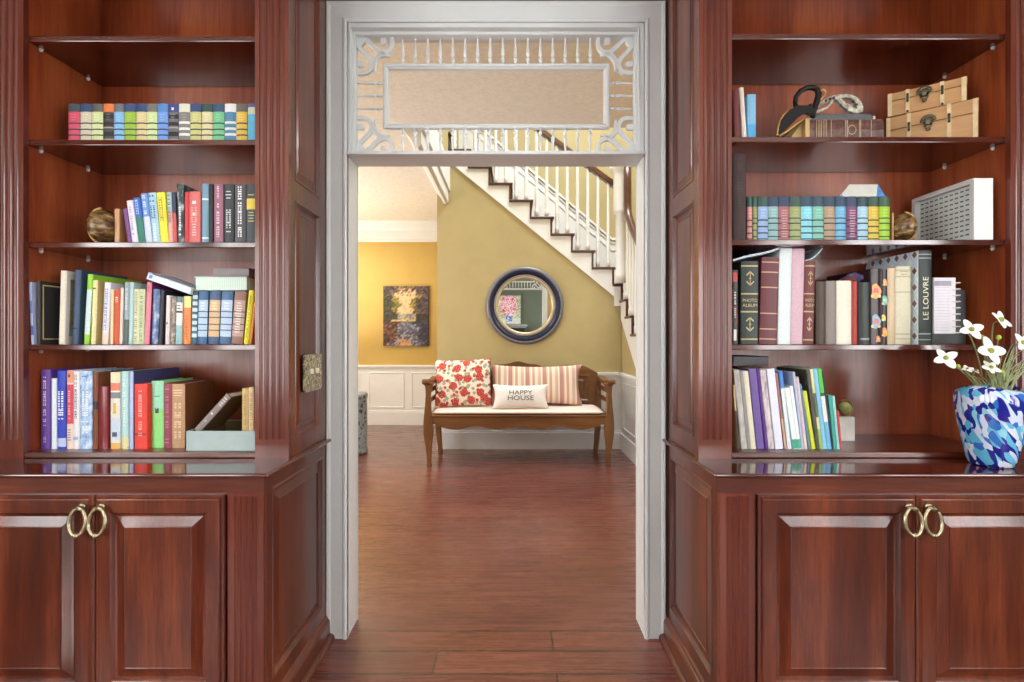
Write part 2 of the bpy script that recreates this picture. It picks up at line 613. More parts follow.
struct(MB().prism(poly, 'y', MW + 0.01, MW + 0.10).build('wall_stair', YELLOW()))
struct(MB().box(xd, xd + 0.1, MW + 0.10, 7.2, 0, 2.92).build('wall_hallway_right', YELLOW()))
struct(MB().box(-3.4, xd + 0.1, 7.2, 7.3, 0, 2.92).build('wall_hallway_back', plain((200, 166, 88), 0.6, vary=0.02, scale=4)))
struct(MB().box(xd + 0.1, 2.4, 6.75, 6.85, 0, 5.2).build('wall_stair_back', YELLOW()))
struct(MB().box(-3.4, -3.3, YB, 7.2, 0, 2.92).build('wall_hall_left', YELLOW()))
struct(MB().box(2.25, 2.4, YB, 6.85, 0, 5.2).build('wall_hall_right', YELLOW()))
# frieze of the hallway, crown along the stairwell edge
cp = [(7.2, 2.637), (7.185, 2.637), (7.18, 2.66), (7.19, 2.67), (7.19, 2.80), (7.17, 2.83), (7.10, 2.90), (7.09, 2.92), (7.2, 2.92)]
struct(MB().prism(cp, 'x', -3.3, xd).build('trim_5', WHITE()))
cr = [(-0.72, 2.92), (-0.72, 2.79), (-0.745, 2.765), (-0.775, 2.775), (-0.80, 2.83), (-0.845, 2.885), (-0.86, 2.92)]
struct(MB().prism(cr, 'y', 3.96, MW + 0.005).build('trim_6', WHITE()))
struct(MB().box(-0.745, -0.70, 3.94, MW + 1.1, 2.92, 3.2).build('trim_7', WHITE()))
cl = [(-3.3, 2.637), (-3.28, 2.66), (-3.29, 2.80), (-3.2, 2.90), (-3.2, 2.92), (-3.3, 2.92)]
struct(MB().prism(cl, 'y', YB, 7.15).build('trim_8', WHITE()))


def wains(name, fn, u0, u1, panels, top=0.866, base=0.19):
    """panelled wainscot: board, chair rail, baseboard; fn maps (u, v, n)"""
    b = MB()

    def bx(a0, a1, z0, z1, n0, n1):
        c = [fn(a, z, n) for a in (a0, a1) for z in (z0, z1) for n in (n0, n1)]
        b.box(min(p[0] for p in c), max(p[0] for p in c), min(p[1] for p in c), max(p[1] for p in c), min(p[2] for p in c), max(p[2] for p in c))
    bx(u0, u1, 0, top - 0.01, 0, 0.010)
    bx(u0, u1, 0, base, 0.010, 0.026)
    bx(u0, u1, base, base + 0.018, 0.010, 0.020)
    bx(u0, u1, top - 0.05, top - 0.03, 0.010, 0.022)
    bx(u0, u1, top - 0.03, top, 0, 0.040)
    for a0, a1 in panels:
        b.nested(fn, a0, a1, base + 0.06, top - 0.10, [(0, 0.010), (0.004, 0.020), (0.014, 0.020), (0.022, 0.006), (0.03, 0.0102)])
    return struct(b.build(name, WHITE(), bevel=0.003))


wains('wainscot_hallway', lambda u, v, n: (u, 7.2 - n, v), -3.3, xd, [(-3.2, -2.42), (-2.32, -2.18), (-2.06, -1.55), (-1.45, -0.95)])
wains('wainscot_stair', lambda u, v, n: (u, MW + 0.01 - n, v), xd, 1.243, [(-0.78, -0.2), (-0.1, 0.5), (0.6, 1.15)])
# wall under the lower flight
Y0L, RUNL = 5.62, 0.25
dl = lambda y: LAND - 0.40 - (Y0L - y) * RISE / RUNL
struct(MB().prism([(MW, 0), (MW, dl(MW) + 0.02), (3.35, 0.0)], 'x', 1.243, 1.30).build('wall_under_stair', YELLOW()))
yb = Y0L - (LAND - 0.40 - 0.866) * RUNL / RISE
bw = MB().prism([(MW, 0), (MW, 0.85), (yb, 0.85), (3.4, 0.0)], 'x', 1.233, 1.243)
bw.box(1.217, 1.243, 3.55, MW, 0, 0.19).box(1.203, 1.243, yb - 0.02, MW, 0.836, 0.866).box(1.221, 1.243, yb + 0.02, MW, 0.816, 0.836)
bw.nested(lambda u, v, n: (1.233 - n, u, v), 4.95, 5.5, 0.25, 0.766, [(0, 0.0), (0.004, 0.01), (0.014, 0.01), (0.022, -0.003), (0.03, 0.0002)])
struct(bw.build('wainscot_under_stair', WHITE(), bevel=0.003))
# white panelling that climbs the far wall of the stair
wp = [(PX(440, 6.7), PZ(91.3, 6.7)), (PX(532, 6.7), PZ(169.5, 6.7)), (PX(612, 6.7), PZ(237.5, 6.7)), (2.25, PZ(237.5, 6.7)), (2.25, 1.0), (PX(612, 6.7), 1.0), (PX(440, 6.7), 1.0)]
sp = MB().prism(wp, 'y', 6.735, 6.75)
cap = [wp[0], wp[1], wp[2], wp[3]]
for a, c in zip(cap[:-1], cap[1:]):
    for dz, t, yy in ((0.0, 0.035, 6.70), (-0.06, 0.02, 6.72), (-0.16, 0.012, 6.722)):
        sp.prism([(a[0], a[1] + dz), (c[0], c[1] + dz), (c[0], c[1] + dz - t), (a[0], a[1] + dz - t)], 'y', yy, 6.74)
struct(sp.build('wainscot_climbing', WHITE()))

# ------------------------------------------------------------------ staircase
stair = thing('staircase', 'white staircase with dark treads and turned-back flight rising behind the bench wall', 'staircase', (1.3, 5.9, 0))
N = 11
YS0, YS1 = MW, 6.735
saw = [(STX + 0.09, LAND)]
for i in range(N):
    saw.append((STX - RUN * i, LAND + RISE * i))
    saw.append((STX - RUN * i, LAND + RISE * (i + 1)))
end = STX - RUN * N
saw.append((end, LAND + RISE * N))
low = [(end, diag(end)), (STX + 0.09, diag(STX + 0.09))]
# built as convex slices so that the saw edge stays clean
sb = MB()
for i in range(N):
    x1, x0 = STX - RUN * i, STX - RUN * (i + 1)
    sb.prism([(x0, diag(x0)), (x1, diag(x1)), (x1, LAND + RISE * (i + 1)), (x0, LAND + RISE * (i + 1))], 'y', YS0, YS0 + 0.04)
sb.prism([(STX, diag(STX)), (1.243, diag(1.243)), (1.243, LAND), (STX, LAND)], 'y', YS0, YS0 + 0.04)
sb.prism([(end, diag(end)), (1.243, diag(1.243)), (1.243, diag(1.243) + 0.02), (end, diag(end) + 0.02)], 'y', YS0 - 0.012, YS0)
sb.build('stringer', WHITE(), stair)
sf = MB()
sf.prism([(end, diag(end) + 0.01), (1.2, diag(1.2) + 0.01), (1.2, diag(1.2) + 0.03), (end, diag(end) + 0.03)], 'y', YS0 + 0.11, YS1)
sf.build('soffit', WHITE(), stair)
for i in range(N):
    x1, x0 = STX - RUN * i, STX - RUN * (i + 1)
    z = LAND + RISE * (i + 1)
    MB().box(x0 - 0.022, x1 + 0.02, YS0 - 0.03, YS1, z - 0.026, z).build('tread', STAIRW(), stair, bevel=0.006)
    MB().box(x1 - 0.022, x1, YS0 - 0.008, YS1, z - RISE, z - 0.024).build('riser', STAIRW('y'), stair)
MB().box(STX - 0.02, 2.24, Y0L - 0.02, YS1, LAND - 0.026, LAND).build('landing', STAIRW(), stair, bevel=0.005)
MB().box(STX, 2.24, Y0L, Y0L + 0.03, LAND - 0.25, LAND - 0.03).build('landing_fascia', WHITE(), stair)
for k in range(1, 10):
    z = LAND - RISE * k
    ya, yc = Y0L - RUNL * (k - 1), Y0L - RUNL * k
    MB().box(1.205, 2.24, yc - 0.022, ya, z - 0.026, z).build('tread', STAIRW(), stair, bevel=0.006)
    MB().box(1.22, 2.24, ya - 0.022, ya, z, z + RISE - 0.024).build('riser', STAIRW(), stair)
ls = MB()
for k in range(1, 10):
    z = LAND - RISE * k
    ya, yc = Y0L - RUNL * (k - 1), Y0L - RUNL * k
    ls.prism([(ya, max(0.0, dl(ya))), (yc, max(0.0, dl(yc))), (yc, z - 0.026), (ya, z - 0.026)], 'x', 1.222, 1.262)
ls.build('stringer', WHITE(), stair)
balp = [(0.023, 0), (0.023, 0.08), (0.017, 0.10), (0.022, 0.14), (0.019, 0.3), (0.0155, 0.85), (0.018, 0.95), (0.0155, 1.0)]
slope = RISE / RUN
railz = lambda x: 3.01 + (STX - 0.01 - x) * 0.735
for i in range(N):
    for q in (0.06, 0.06 + RUN / 2):
        x = STX - RUN * i - q
        z0 = LAND + RISE * (i + 1)
        h = railz(x) - 0.02 - z0
        MB().lathe([(r, z0 + t * h) for r, t in balp], (x, YS0 + 0.03, 0), n=8).build('baluster', WHITE(), stair)
rp = [(-0.036, -0.024), (-0.030, -0.042), (0.030, -0.042), (0.036, -0.024), (0.034, 0.018), (0.016, 0.040), (-0.016, 0.040), (-0.034, 0.018)]


def rail(path, name):
    b = MB()
    vs = []
    for p in path:
        for a, c in rp:
            vs.append((p[0] + a * p[3], p[1] + a * p[4], p[2] + c))
    n = len(rp)
    fs = [(i * n + j, i * n + (j + 1) % n, (i + 1) * n + (j + 1) % n, (i + 1) * n + j) for i in range(len(path) - 1) for j in range(n)]
    fs += [tuple(range(n)), tuple((len(path) - 1) * n + j for j in range(n))]
    b.add(vs, fs)
    return b.build(name, RAILW('x'), stair)


xa, xb_ = STX - 0.0, STX - RUN * 9.5
rail([(xa, YS0 + 0.03, railz(xa), 0, 1), (xb_, YS0 + 0.03, railz(xb_), 0, 1)], 'handrail')
# lower flight: balusters, rail with the upright easing on the newel
NX = 1.213
lz = lambda y: 2.62 - (5.52 - y) * RISE / RUNL
for k in range(1, 10):
    z0 = LAND - RISE * k
    for q in (0.07, 0.195):
        y = Y0L - RUNL * (k - 1) - q
        h = lz(y) - 0.02 - z0
        MB().lathe([(r, z0 + t * h) for r, t in balp], (1.255, y, 0), n=8).build('baluster', WHITE(), stair)
rr = []
for t in range(11):
    y = 5.46 - t * 0.22
    rr.append((1.262, y, lz(y)))
b = MB().tube([(1.262, 5.46, 3.17), (1.262, 5.46, 2.95), (1.262, 5.46, 2.72), (1.262, 5.44, 2.62), (1.262, 5.38, 2.545)] + rr[1:], 0.041, n=10)
b.build('handrail', RAILW('y'), stair)
nb = MB().lathe([(0.066, LAND), (0.066, LAND + 0.10), (0.058, LAND + 0.13), (0.058, 2.62), (0.075, 2.64), (0.083, 2.68), (0.083, 3.06), (0.092, 3.08), (0.105, 3.10), (0.122, 3.125), (0.128, 3.15), (0.118, 3.17), (0.03, 3.18)], (NX, 5.57, 0), n=20)
nb.build('newel_post', WHITE(), stair)

# ------------------------------------------------------------------ hall furniture
# round mirror
MC = (PX(525, 5.62), 5.63, PZ(305.4, 5.62))
mir = thing('wall_mirror', 'round mirror in a grey and navy frame hanging above the bench', 'mirror', (MC[0], 5.655, MC[2]), rot=(math.radians(0.95), 0, 0))
P = [(0.36, 0.0), (0.437, 0.0), (0.437, -0.012), (0.428, -0.028), (0.408, -0.034), (0.398, -0.03)]
MB().lathe([(0.43, 0.002), (0.438, 0.0), (0.438, -0.016), (0.430, -0.030), (0.410, -0.036), (0.402, -0.032)], axis='y', n=64, cap=False).build('outer_rim', plain((122, 122, 136), 0.35, 0.3, vary=0.06), mir, local=True)
MB().lathe([(0.402, -0.032), (0.392, -0.036), (0.372, -0.030), (0.352, -0.020), (0.349, -0.018)], axis='y', n=64, cap=False).build('rim_band', plain((40, 44, 66), 0.3, 0.3, vary=0.12), mir, local=True)
MB().lathe([(0.349, -0.018), (0.344, -0.026), (0.334, -0.027), (0.330, -0.022)], axis='y', n=64, cap=False).build('rim_bead', plain((136, 132, 142), 0.35, 0.3), mir, local=True)
MB().lathe([(0.330, -0.022), (0.326, -0.025), (0.312, -0.022), (0.304, -0.012), (0.302, -0.006)], axis='y', n=64, cap=False).build('inner_ring', plain((206, 188, 146), 0.35, 0.4, vary=0.05), mir, local=True)
gl, gnt, gb = _new('silvered_glass')
gb.inputs['Base Color'].default_value = (0.86, 0.88, 0.88, 1)
gb.inputs['Metallic'].default_value = 1.0
gb.inputs['Roughness'].default_value = 0.01
MB().lathe([(0.306, -0.001), (0.306, -0.008), (0.0001, -0.008)], axis='y', n=64, smooth=False).build('glass', gl, mir, local=True)

# bench ---------------------------------------------------------
BF, BB = 4.90, 5.46
bench = thing('bench', 'carved oak settle with scrolled arms and scalloped apron under the round mirror', 'bench', ((-0.862 + 0.99) / 2, 5.2, 0))
pl = [(466.5, 426.9, 431.6), (463, 427.2, 431.2), (456, 427, 431.2), (448, 426, 431.6), (440, 424.6, 432.6), (433, 423.7, 433.5), (427, 423.5, 433.4), (418, 424, 431.9), (406, 425.2, 431), (394, 426, 430.8), (387, 425.6, 432.5), (383.5, 424, 434)]
Lp = [(PX(a, BF), PZ(y, BF)) for y, a, c in pl] + [(PX(c, BF), PZ(y, BF)) for y, a, c in pl[::-1]]
mid = 0.066
MB().prism(Lp, 'y', BF - 0.025, BF + 0.03).build('leg', BENCHW('z'), bench, bevel=0.006)
MB().prism([(2 * mid - p, q) for p, q in Lp], 'y', BF - 0.025, BF + 0.03).build('leg', BENCHW('z'), bench, bevel=0.006)
bl = [(0.0, -0.80, -0.755), (0.12, -0.815, -0.765), (0.30, -0.835, -0.775), (0.44, -0.84, -0.775), (0.80, -0.835, -0.785)]
Lb = [(a, z) for z, a, c in bl] + [(c, z) for z, a, c in bl[::-1]]
for sg in (1, -1):
    MB().prism([(q if sg > 0 else 2 * mid - q, z) for q, z in Lb], 'y', BB - 0.03, BB + 0.03).build('leg', BENCHW('z'), bench, bevel=0.006)
    f = (lambda x: x) if sg > 0 else (lambda x: 2 * mid - x)
    # arm: flat board with a rolled front end
    ap = [(BF - 0.06, 0.815), (BF - 0.055, 0.845), (BF - 0.03, 0.856), (BF + 0.05, 0.838), (BF + 0.25, 0.822), (BB + 0.01, 0.84), (BB + 0.01, 0.80), (BF + 0.25, 0.782), (BF + 0.06, 0.80), (BF - 0.02, 0.80)]
    MB().prism(ap, 'x', f(-0.875), f(-0.80)).build('arm', BENCHW('y'), bench, bevel=0.008)
    for z in (0.60, 0.70):
        MB().box(f(-0.845), f(-0.82), BF, BB, z, z + 0.045).build('arm_rail', BENCHW('y'), bench, bevel=0.006)
    MB().box(f(-0.845), f(-0.805), BF, BB, 0.40, 0.49).build('side_rail', BENCHW('y'), bench, bevel=0.005)
# scalloped apron
x0, x1 = -0.80, 2 * mid + 0.80
top = [(x0, 0.50), (x1, 0.50)]
bot = []
for i in range(61):
    t = i / 60
    s_ = abs(t - 0.5) * 2
    z = 0.375 + 0.016 * math.cos(s_ * math.pi * 4.2) + (0.02 if s_ > 0.93 else 0)
    bot.append((x1 + (x0 - x1) * t, z))
ab = MB()
for a, c in zip(bot[:-1], bot[1:]):
    ab.prism([(a[0], a[1]), (a[0], 0.49), (c[0], 0.49), (c[0], c[1])], 'y', BF - 0.01, BF + 0.02)
ab.build('apron', BENCHW('x'), bench)
MB().box(x0 - 0.02, x1 + 0.02, BF - 0.022, BB, 0.485, 0.503).build('seat', BENCHW('x'), bench, bevel=0.006)
# carved back: three arches
bk = []
n = 72
for i in range(n + 1):
    t = i / n
    x = x0 + (x1 - x0) * t
    c = (t - 0.5) * 2
    if abs(c) < 0.36:
        z = 0.945 + 0.05 * (math.cos(c / 0.36 * math.pi) * 0.5 + 0.5) + 0.006 * math.cos(c / 0.36 * math.pi * 3)
    else:
        q = (abs(c) - 0.36) / 0.64
        z = 0.925 + 0.035 * math.sin(min(1, q) * math.pi) - 0.05 * max(0, q - 0.75) / 0.25
    bk.append((x, z))
bb = MB()
for a, c in zip(bk[:-1], bk[1:]):
    bb.prism([(a[0], 0.503), (c[0], 0.503), (c[0], c[1]), (a[0], a[1])], 'y', BB - 0.015, BB + 0.015)
bb.build('backrest', BENCHW('x'), bench)
for a, c in ((-0.72, -0.36), (-0.28, 0.41), (0.50, 0.85)):
    pb = MB()
    pb.nested(lambda u, v, n: (u, BB - 0.015 - n, v), a, c, 0.56, 0.86, [(0, 0), (0.0, 0.012), (0.018, 0.014), (0.03, 0.004), (0.05, 0.003), (0.075, 0.012)])
    pb.build('back_panel', BENCHW('z'), bench)

# seat cushion
def puff(w, h, t, nu=28, nv=20, pinch=0.04, edge=2.4):
    """cushion shape standing in x/z, thick along y"""
    front, back = [], []
    vs, fs = [], []
    for side in (-1, 1):
        for j in range(nv + 1):
            for i in range(nu + 1):
                u, v = 2 * i / nu - 1, 2 * j / nv - 1
                du = 1 - pinch * (1 - abs(v) ** 2.0)
                dv = 1 - pinch * 1.5 * (1 - abs(u) ** 2.0)
                th = (max(0, 1 - abs(u) ** edge) * max(0, 1 - abs(v) ** edge)) ** 0.45
                vs.append((u * w / 2 * du, side * t / 2 * th, h / 2 + v * h / 2 * dv))
    m = (nu + 1) * (nv + 1)
    for s_ in range(2):
        for j in range(nv):
            for i in range(nu):
                a = s_ * m + j * (nu + 1) + i
                fs.append((a, a + 1, a + nu + 2, a + nu + 1))
    b = MB()
    b.add(vs, fs, 0, True)
    return b


def stripes(name, stops, k, axis='x', rough=0.8, off=0.0):
    m, nt, b = _new(name)
    tc = nt.nodes.new('ShaderNodeTexCoord')
    sx = nt.nodes.new('ShaderNodeSeparateXYZ')
    nt.links.new(tc.outputs['Object'], sx.inputs[0])
    fr_ = _math(nt, 'FRACT', _math(nt, 'ADD', _math(nt, 'MULTIPLY', sx.outputs['XYZ'.index(axis.upper())], k), off))
    nt.links.new(_ramp(nt, fr_, stops, 'CONSTANT'), b.inputs['Base Color'])
    b.inputs['Roughness'].default_value = rough
    b.inputs['Specular IOR Level'].default_value = 0.2
    _bump(nt, b, _noise(nt, _coords(nt), 220, 2), 0.15, 0.002)
    return m


cu = MB()
cx0, cx1, cy0, cy1, cz0, cz1 = -0.782, 0.914, BF - 0.018, BB - 0.05, 0.5035, 0.546
nx, ny = 40, 16
vs, fs = [], []
for sd in (0, 1):
    for j in range(ny + 1):
        for i in range(nx + 1):
            u, v = 2 * i / nx - 1, 2 * j / ny - 1
            th = (max(0, 1 - abs(u) ** 14) * max(0, 1 - abs(v) ** 7)) ** 0.5
            zm = cz0 + 0.018
            z = zm + (cz1 - zm) * th + 0.002 * math.sin(u * 9) * th if sd else zm - (zm - cz0) * th
            vs.append((cx0 + (cx1 - cx0) * (u + 1) / 2, cy0 + (cy1 - cy0) * (v + 1) / 2, z))
m_ = (nx + 1) * (ny + 1)
for sd in (0, 1):
    for j in range(ny):
        for i in range(nx):
            a = sd * m_ + j * (nx + 1) + i
            fs.append((a, a + 1, a + nx + 2, a + nx + 1))
cu.add(vs, fs, 0, True)
CUSHM = stripes('ticking_stripe', [(0, (236, 218, 206)), (0.45, (224, 190, 180)), (0.58, (240, 226, 214)), (0.8, (226, 200, 188))], 6.0, 'y')
tag(cu.build('bench_cushion', CUSHM, origin=(0.066, 5.2, 0.503)), 'long pale pink seat cushion lying on the oak bench', 'cushion')

# floral cushion
fm, fnt, fb = _new('poppy_print')
tcx = fnt.nodes.new('ShaderNodeTexCoord')
spx = fnt.nodes.new('ShaderNodeSeparateXYZ')
fnt.links.new(tcx.outputs['Object'], spx.inputs[0])
cbx = fnt.nodes.new('ShaderNodeCombineXYZ')
fnt.links.new(spx.outputs[0], cbx.inputs[0])
fnt.links.new(spx.outputs[2], cbx.inputs[1])


def vor2(scale, rnd, loc):
    mp = fnt.nodes.new('ShaderNodeMapping')
    mp.inputs['Location'].default_value = loc
    fnt.links.new(cbx.outputs[0], mp.inputs['Vector'])
    q = fnt.nodes.new('ShaderNodeTexVoronoi')
    q.voronoi_dimensions = '2D'
    q.inputs['Scale'].default_value = scale
    q.inputs['Randomness'].default_value = rnd
    fnt.links.new(mp.outputs[0], q.inputs['Vector'])
    return q.outputs['Distance']


nz = _noise(fnt, cbx.outputs[0], 42, 3)
nz2 = _noise(fnt, cbx.outputs[0], 90, 2)
red1 = _math(fnt, 'LESS_THAN', _math(fnt, 'ADD', vor2(8.2, 0.8, (0, 0, 0)), _math(fnt, 'MULTIPLY', nz, 0.34)), 0.50)
red2 = _math(fnt, 'LESS_THAN', _math(fnt, 'ADD', vor2(13, 0.9, (0.37, 0.21, 0)), _math(fnt, 'MULTIPLY', nz, 0.3)), 0.36)
leaf = _math(fnt, 'LESS_THAN', _math(fnt, 'ADD', vor2(19, 1.0, (0.11, 0.43, 0)), _math(fnt, 'MULTIPLY', nz2, 0.4)), 0.52)
c = _mix(fnt, leaf, (236, 226, 208), (164, 166, 144))
red = _ramp(fnt, nz2, [(0.35, (158, 44, 40)), (0.52, (194, 66, 58)), (0.68, (226, 138, 122))])
c = _mix(fnt, red1, c, red)
c = _mix(fnt, red2, c, red)
fnt.links.new(c, fb.inputs['Base Color'])
fb.inputs['Roughness'].default_value = 0.85
w, h = 0.585, 0.50
fo = thing('throw_pillow', 'square cream pillow printed with red poppies at the end of the bench', 'pillow', (PX(463.2, 5.1), 5.13, 0.5495), 'pillows on the hall bench', (math.radians(-14), math.radians(-2), 0))
puff(w, h, 0.17).build('cover', fm, fo, local=True)
tz = MB()
for t in range(40):
    z = h * (0.03 + 0.94 * t / 39)
    tz.sphere((w / 2 * 0.985 - 0.012 * (1 - abs(2 * z / h - 1) ** 2), 0, z), 0.007, n=6)
lab(tz.build('pompom_trim', plain((96, 36, 34), 0.8), fo, local=True), 'dark red edging')
# striped lumbar pillow
sm = stripes('rose_stripe', [(0, (230, 214, 190)), (0.12, (206, 178, 162)), (0.30, (234, 220, 198)), (0.38, (186, 140, 130)), (0.62, (222, 196, 176)), (0.70, (236, 224, 204)), (0.78, (202, 162, 148)), (0.94, (234, 220, 198))], 5.6, 'x')
so = thing('throw_pillow', 'long pillow with dusty rose and cream stripes leaning on the bench back', 'pillow', (PX(536, 5.2), 5.22, 0.5495), 'pillows on the hall bench', (math.radians(-12), 0, 0))
puff(0.98, 0.435, 0.15, pinch=0.085).build('cover', sm, so, local=True)
# small lettered pillow
wo = thing('throw_pillow', 'small white pillow lettered HAPPY HOUSE in front of the striped pillow', 'pillow', (PX(520.5, 5.02), 4.985, 0.5495), 'pillows on the hall bench', (math.radians(-16), 0, 0))
pw, ph, pt = 0.57, 0.25, 0.12
puff(pw, ph, pt, pinch=0.10).build('cover', plain((232, 228, 224), 0.85, vary=0.015, bump=0.1, scale=160), wo, local=True)
tm = MB()
for body, z0, size in (('HAPPY', 0.152, 0.062), ('HOUSE', 0.098, 0.066)):
    tv, tf = text_mesh(body, size)
    nv_ = []
    for x, y, _z in tv:
        x *= 1.25
        u, vv = x / (pw / 2), (z0 + y - ph / 2) / (ph / 2)
        th = (max(0, 1 - abs(u) ** 2.4) * max(0, 1 - abs(vv) ** 2.4)) ** 0.45
        nv_.append((x, -pt / 2 * th - 0.003, z0 + y))
    tm.add(nv_, tf)
tm.build('lettering', plain((70, 70, 72), 0.8), wo, local=True, fix=False)


# pictures painted as a grid of dabs
def canvas(name, label, cat, x0, x1, z0, z1, y, nu, nv, colfn, facing=-1, thick=0.03, tilt=0.0):
    o = thing(name, label, cat, ((x0 + x1) / 2, y, z0), rot=(tilt, 0, 0))
    w, h = x1 - x0, z1 - z0
    MB().box(-w / 2, w / 2, -thick / 2, thick / 2, 0, h).build('stretcher', plain((58, 48, 40), 0.7), o, local=True)
    vs = [(-w / 2 + w * i / nu, facing * (thick / 2 + 0.002), h * j / nv) for j in range(nv + 1) for i in range(nu + 1)]
    fs = [(j * (nu + 1) + i, j * (nu + 1) + i + 1, (j + 1) * (nu + 1) + i + 1, (j + 1) * (nu + 1) + i) for j in range(nv) for i in range(nu)]
    b = MB()
    b.add(vs, fs)
    m, nt, bs = _new('painted_canvas')
    a = nt.nodes.new('ShaderNodeVertexColor')
    a.layer_name = 'dabs'
    nt.links.new(a.outputs['Color'], bs.inputs['Base Color'])
    bs.inputs['Roughness'].default_value = 0.55
    ob = b.build('paint', m, o, local=True, fix=False)
    ca = ob.data.color_attributes.new('dabs', 'FLOAT_COLOR', 'POINT')
    for j in range(nv + 1):
        for i in range(nu + 1):
            ca.data[j * (nu + 1) + i].color = lin(colfn(i / nu, j / nv))
    return o


RP = random.Random(5)


def jit(c, a):
    k = RP.uniform(-a, a)
    return tuple(max(0, min(255, v + k + RP.uniform(-a, a) * 0.5)) for v in c)


DABS = [(RP.random(), RP.random(), RP.uniform(0.02, 0.06), RP.random()) for _ in range(140)]


def forest(u, v):
    wob = 0.05 * math.sin(v * 23 + 1) + 0.03 * math.sin(v * 51 + u * 5) + RP.uniform(-0.03, 0.03)
    cx = 0.52 + 0.03 * math.sin(v * 7)
    if v > 0.53:
        gap = 0.10 + 0.11 * (v - 0.53) / 0.47 + wob
        if abs(u - cx) < gap and v < 0.95 + wob:
            c = (222, 194, 150) if RP.random() < 0.7 else (200, 170, 140)
        elif abs(u - cx) < gap + 0.12:
            c = RP.choice([(150, 138, 64), (112, 108, 48), (176, 150, 90), (96, 84, 60)])
        elif u < cx:
            c = RP.choice([(84, 86, 44), (58, 54, 46), (100, 98, 52), (66, 58, 66)])
        else:
            c = RP.choice([(96, 76, 80), (66, 60, 56), (84, 82, 52), (122, 98, 112)])
        if v > 0.84 and RP.random() < 0.35:
            c = RP.choice([(92, 70, 92), (130, 104, 116)])
    elif v > 0.42:
        if abs(u - 0.5 - wob) < 0.26 and 0.43 + wob * 0.4 < v < 0.47 + wob * 0.5:
            c = RP.choice([(222, 194, 126), (206, 180, 120)])
        elif abs(u - 0.5) < 0.2:
            c = RP.choice([(150, 148, 146), (120, 118, 122), (176, 168, 150)])
        else:
            c = RP.choice([(84, 76, 50), (66, 56, 52)])
    else:
        if abs(u - cx) < 0.15 + 0.45 * (0.42 - v) + wob:
            c = RP.choice([(128, 128, 140), (96, 94, 112), (104, 102, 110), (170, 168, 176), (84, 80, 92)])
        elif u < 0.5:
            c = RP.choice([(64, 52, 54), (78, 60, 56), (96, 70, 50), (150, 98, 56)])
        else:
            c = RP.choice([(62, 62, 84), (72, 66, 80), (58, 54, 64), (92, 84, 92)])
    if v < 0.11 and 0.3 < u < 0.62 and RP.random() < 0.75:
        c = (204, 154, 106)
    return jit(tuple(max(0, (x - 100) * 1.15 + 82) for x in c), 7)


canvas('wall_picture', 'unframed canvas of a sunlit path between trees on the yellow hallway wall', 'painting', PX(383, 7.15), PX(428.3, 7.15), PZ(346, 7.15), PZ(286, 7.15), 7.18, 30, 40, forest)


def bouquet(u, v):
    d = math.hypot(u - 0.5, (v - 0.68) * 0.9)
    if d < 0.36 + 0.05 * math.sin(9 * math.atan2(v - 0.68, u - 0.5)):
        c = RP.choice([(222, 150, 160), (236, 210, 214), (186, 52, 70), (240, 228, 226), (200, 110, 120)])
    elif abs(u - 0.52) < 0.13 and 0.06 < v < 0.42:
        c = (44, 74, 150) if RP.random() < 0.65 else (210, 220, 240)
    elif v < 0.2:
        c = (206, 206, 190)
    else:
        c = RP.choice([(186, 190, 150), (206, 204, 186), (140, 150, 110)])
    return jit(c, 14)


canvas('flower_painting', 'painting of pink blooms in a blue vase standing on the study mantel', 'painting', -0.43, 0.24, 1.375, 2.16, -2.62, 30, 36, bouquet, facing=1, tilt=math.radians(2.0))
mant = thing('fireplace_mantel', 'fireplace with pale grey mantel shelf and black surround under the flower painting', 'mantel', (0, -2.6, 0))
MB().box(-0.85, 0.42, -2.7, -2.42, 1.30, 1.36).box(-0.82, 0.39, -2.7, -2.46, 1.26, 1.30).build('mantel_shelf', plain((150, 156, 150), 0.4), mant, bevel=0.006)
MB().box(-0.78, -0.56, -2.7, -2.52, 0, 1.26).box(0.13, 0.35, -2.7, -2.52, 0, 1.26).box(-0.56, 0.13, -2.7, -2.52, 1.16, 1.26).build('surround', plain((44, 44, 46), 0.4), mant, bevel=0.004)
MB().box(-0.56, 0.13, -2.7, -2.62, 0, 1.16).build('firebox', plain((14, 14, 16), 0.6), mant)

# ceramic stool beyond the left jamb
gs = MB().lathe([(0.14, 0.0), (0.15, 0.015), (0.15, 0.04), (0.143, 0.06), (0.146, 0.33), (0.143, 0.60), (0.15, 0.615), (0.15, 0.645), (0.14, 0.655), (0.0001, 0.655)], n=40)
gsm, gnt, gb = _new('pierced_grey_glaze')
vv = gnt.nodes.new('ShaderNodeTexVoronoi')
vv.feature = 'DISTANCE_TO_EDGE'
vv.inputs['Scale'].default_value = 26
gnt.links.new(_coords(gnt, (1, 1, 0.7)), vv.inputs['Vector'])
gnt.links.new(_ramp(gnt, vv.outputs['Distance'], [(0.0, (150, 156, 156)), (0.14, (128, 134, 136)), (0.3, (58, 62, 66))]), gb.inputs['Base Color'])
gb.inputs['Roughness'].default_value = 0.35
tag(gs.build('garden_stool', gsm, origin=(0, 0, 0)), 'tall grey drum stool with a pierced pattern behind the door jamb', 'stool').location = (PX(367.3, 5.45) - 0.15, 5.45, 0)
# ------------------------------------------------------------------ built-in bookcases either side of the doorway
YU, YL, YBK = 1.735, 1.56, 2.10          # face of the upper case, face of the base cabinet, wall
CT0, CT1 = 0.822, 0.837                  # countertop
SHZ = [2.316, 1.952, 1.592, 1.232]       # tops of the four shelves, one side
SHR = [2.324, 1.962, 1.601, 1.232]       # and the other
BOT = 0.857                              # top of the bottom board
PINW = plain((240, 240, 236), 0.3, vary=0.02)


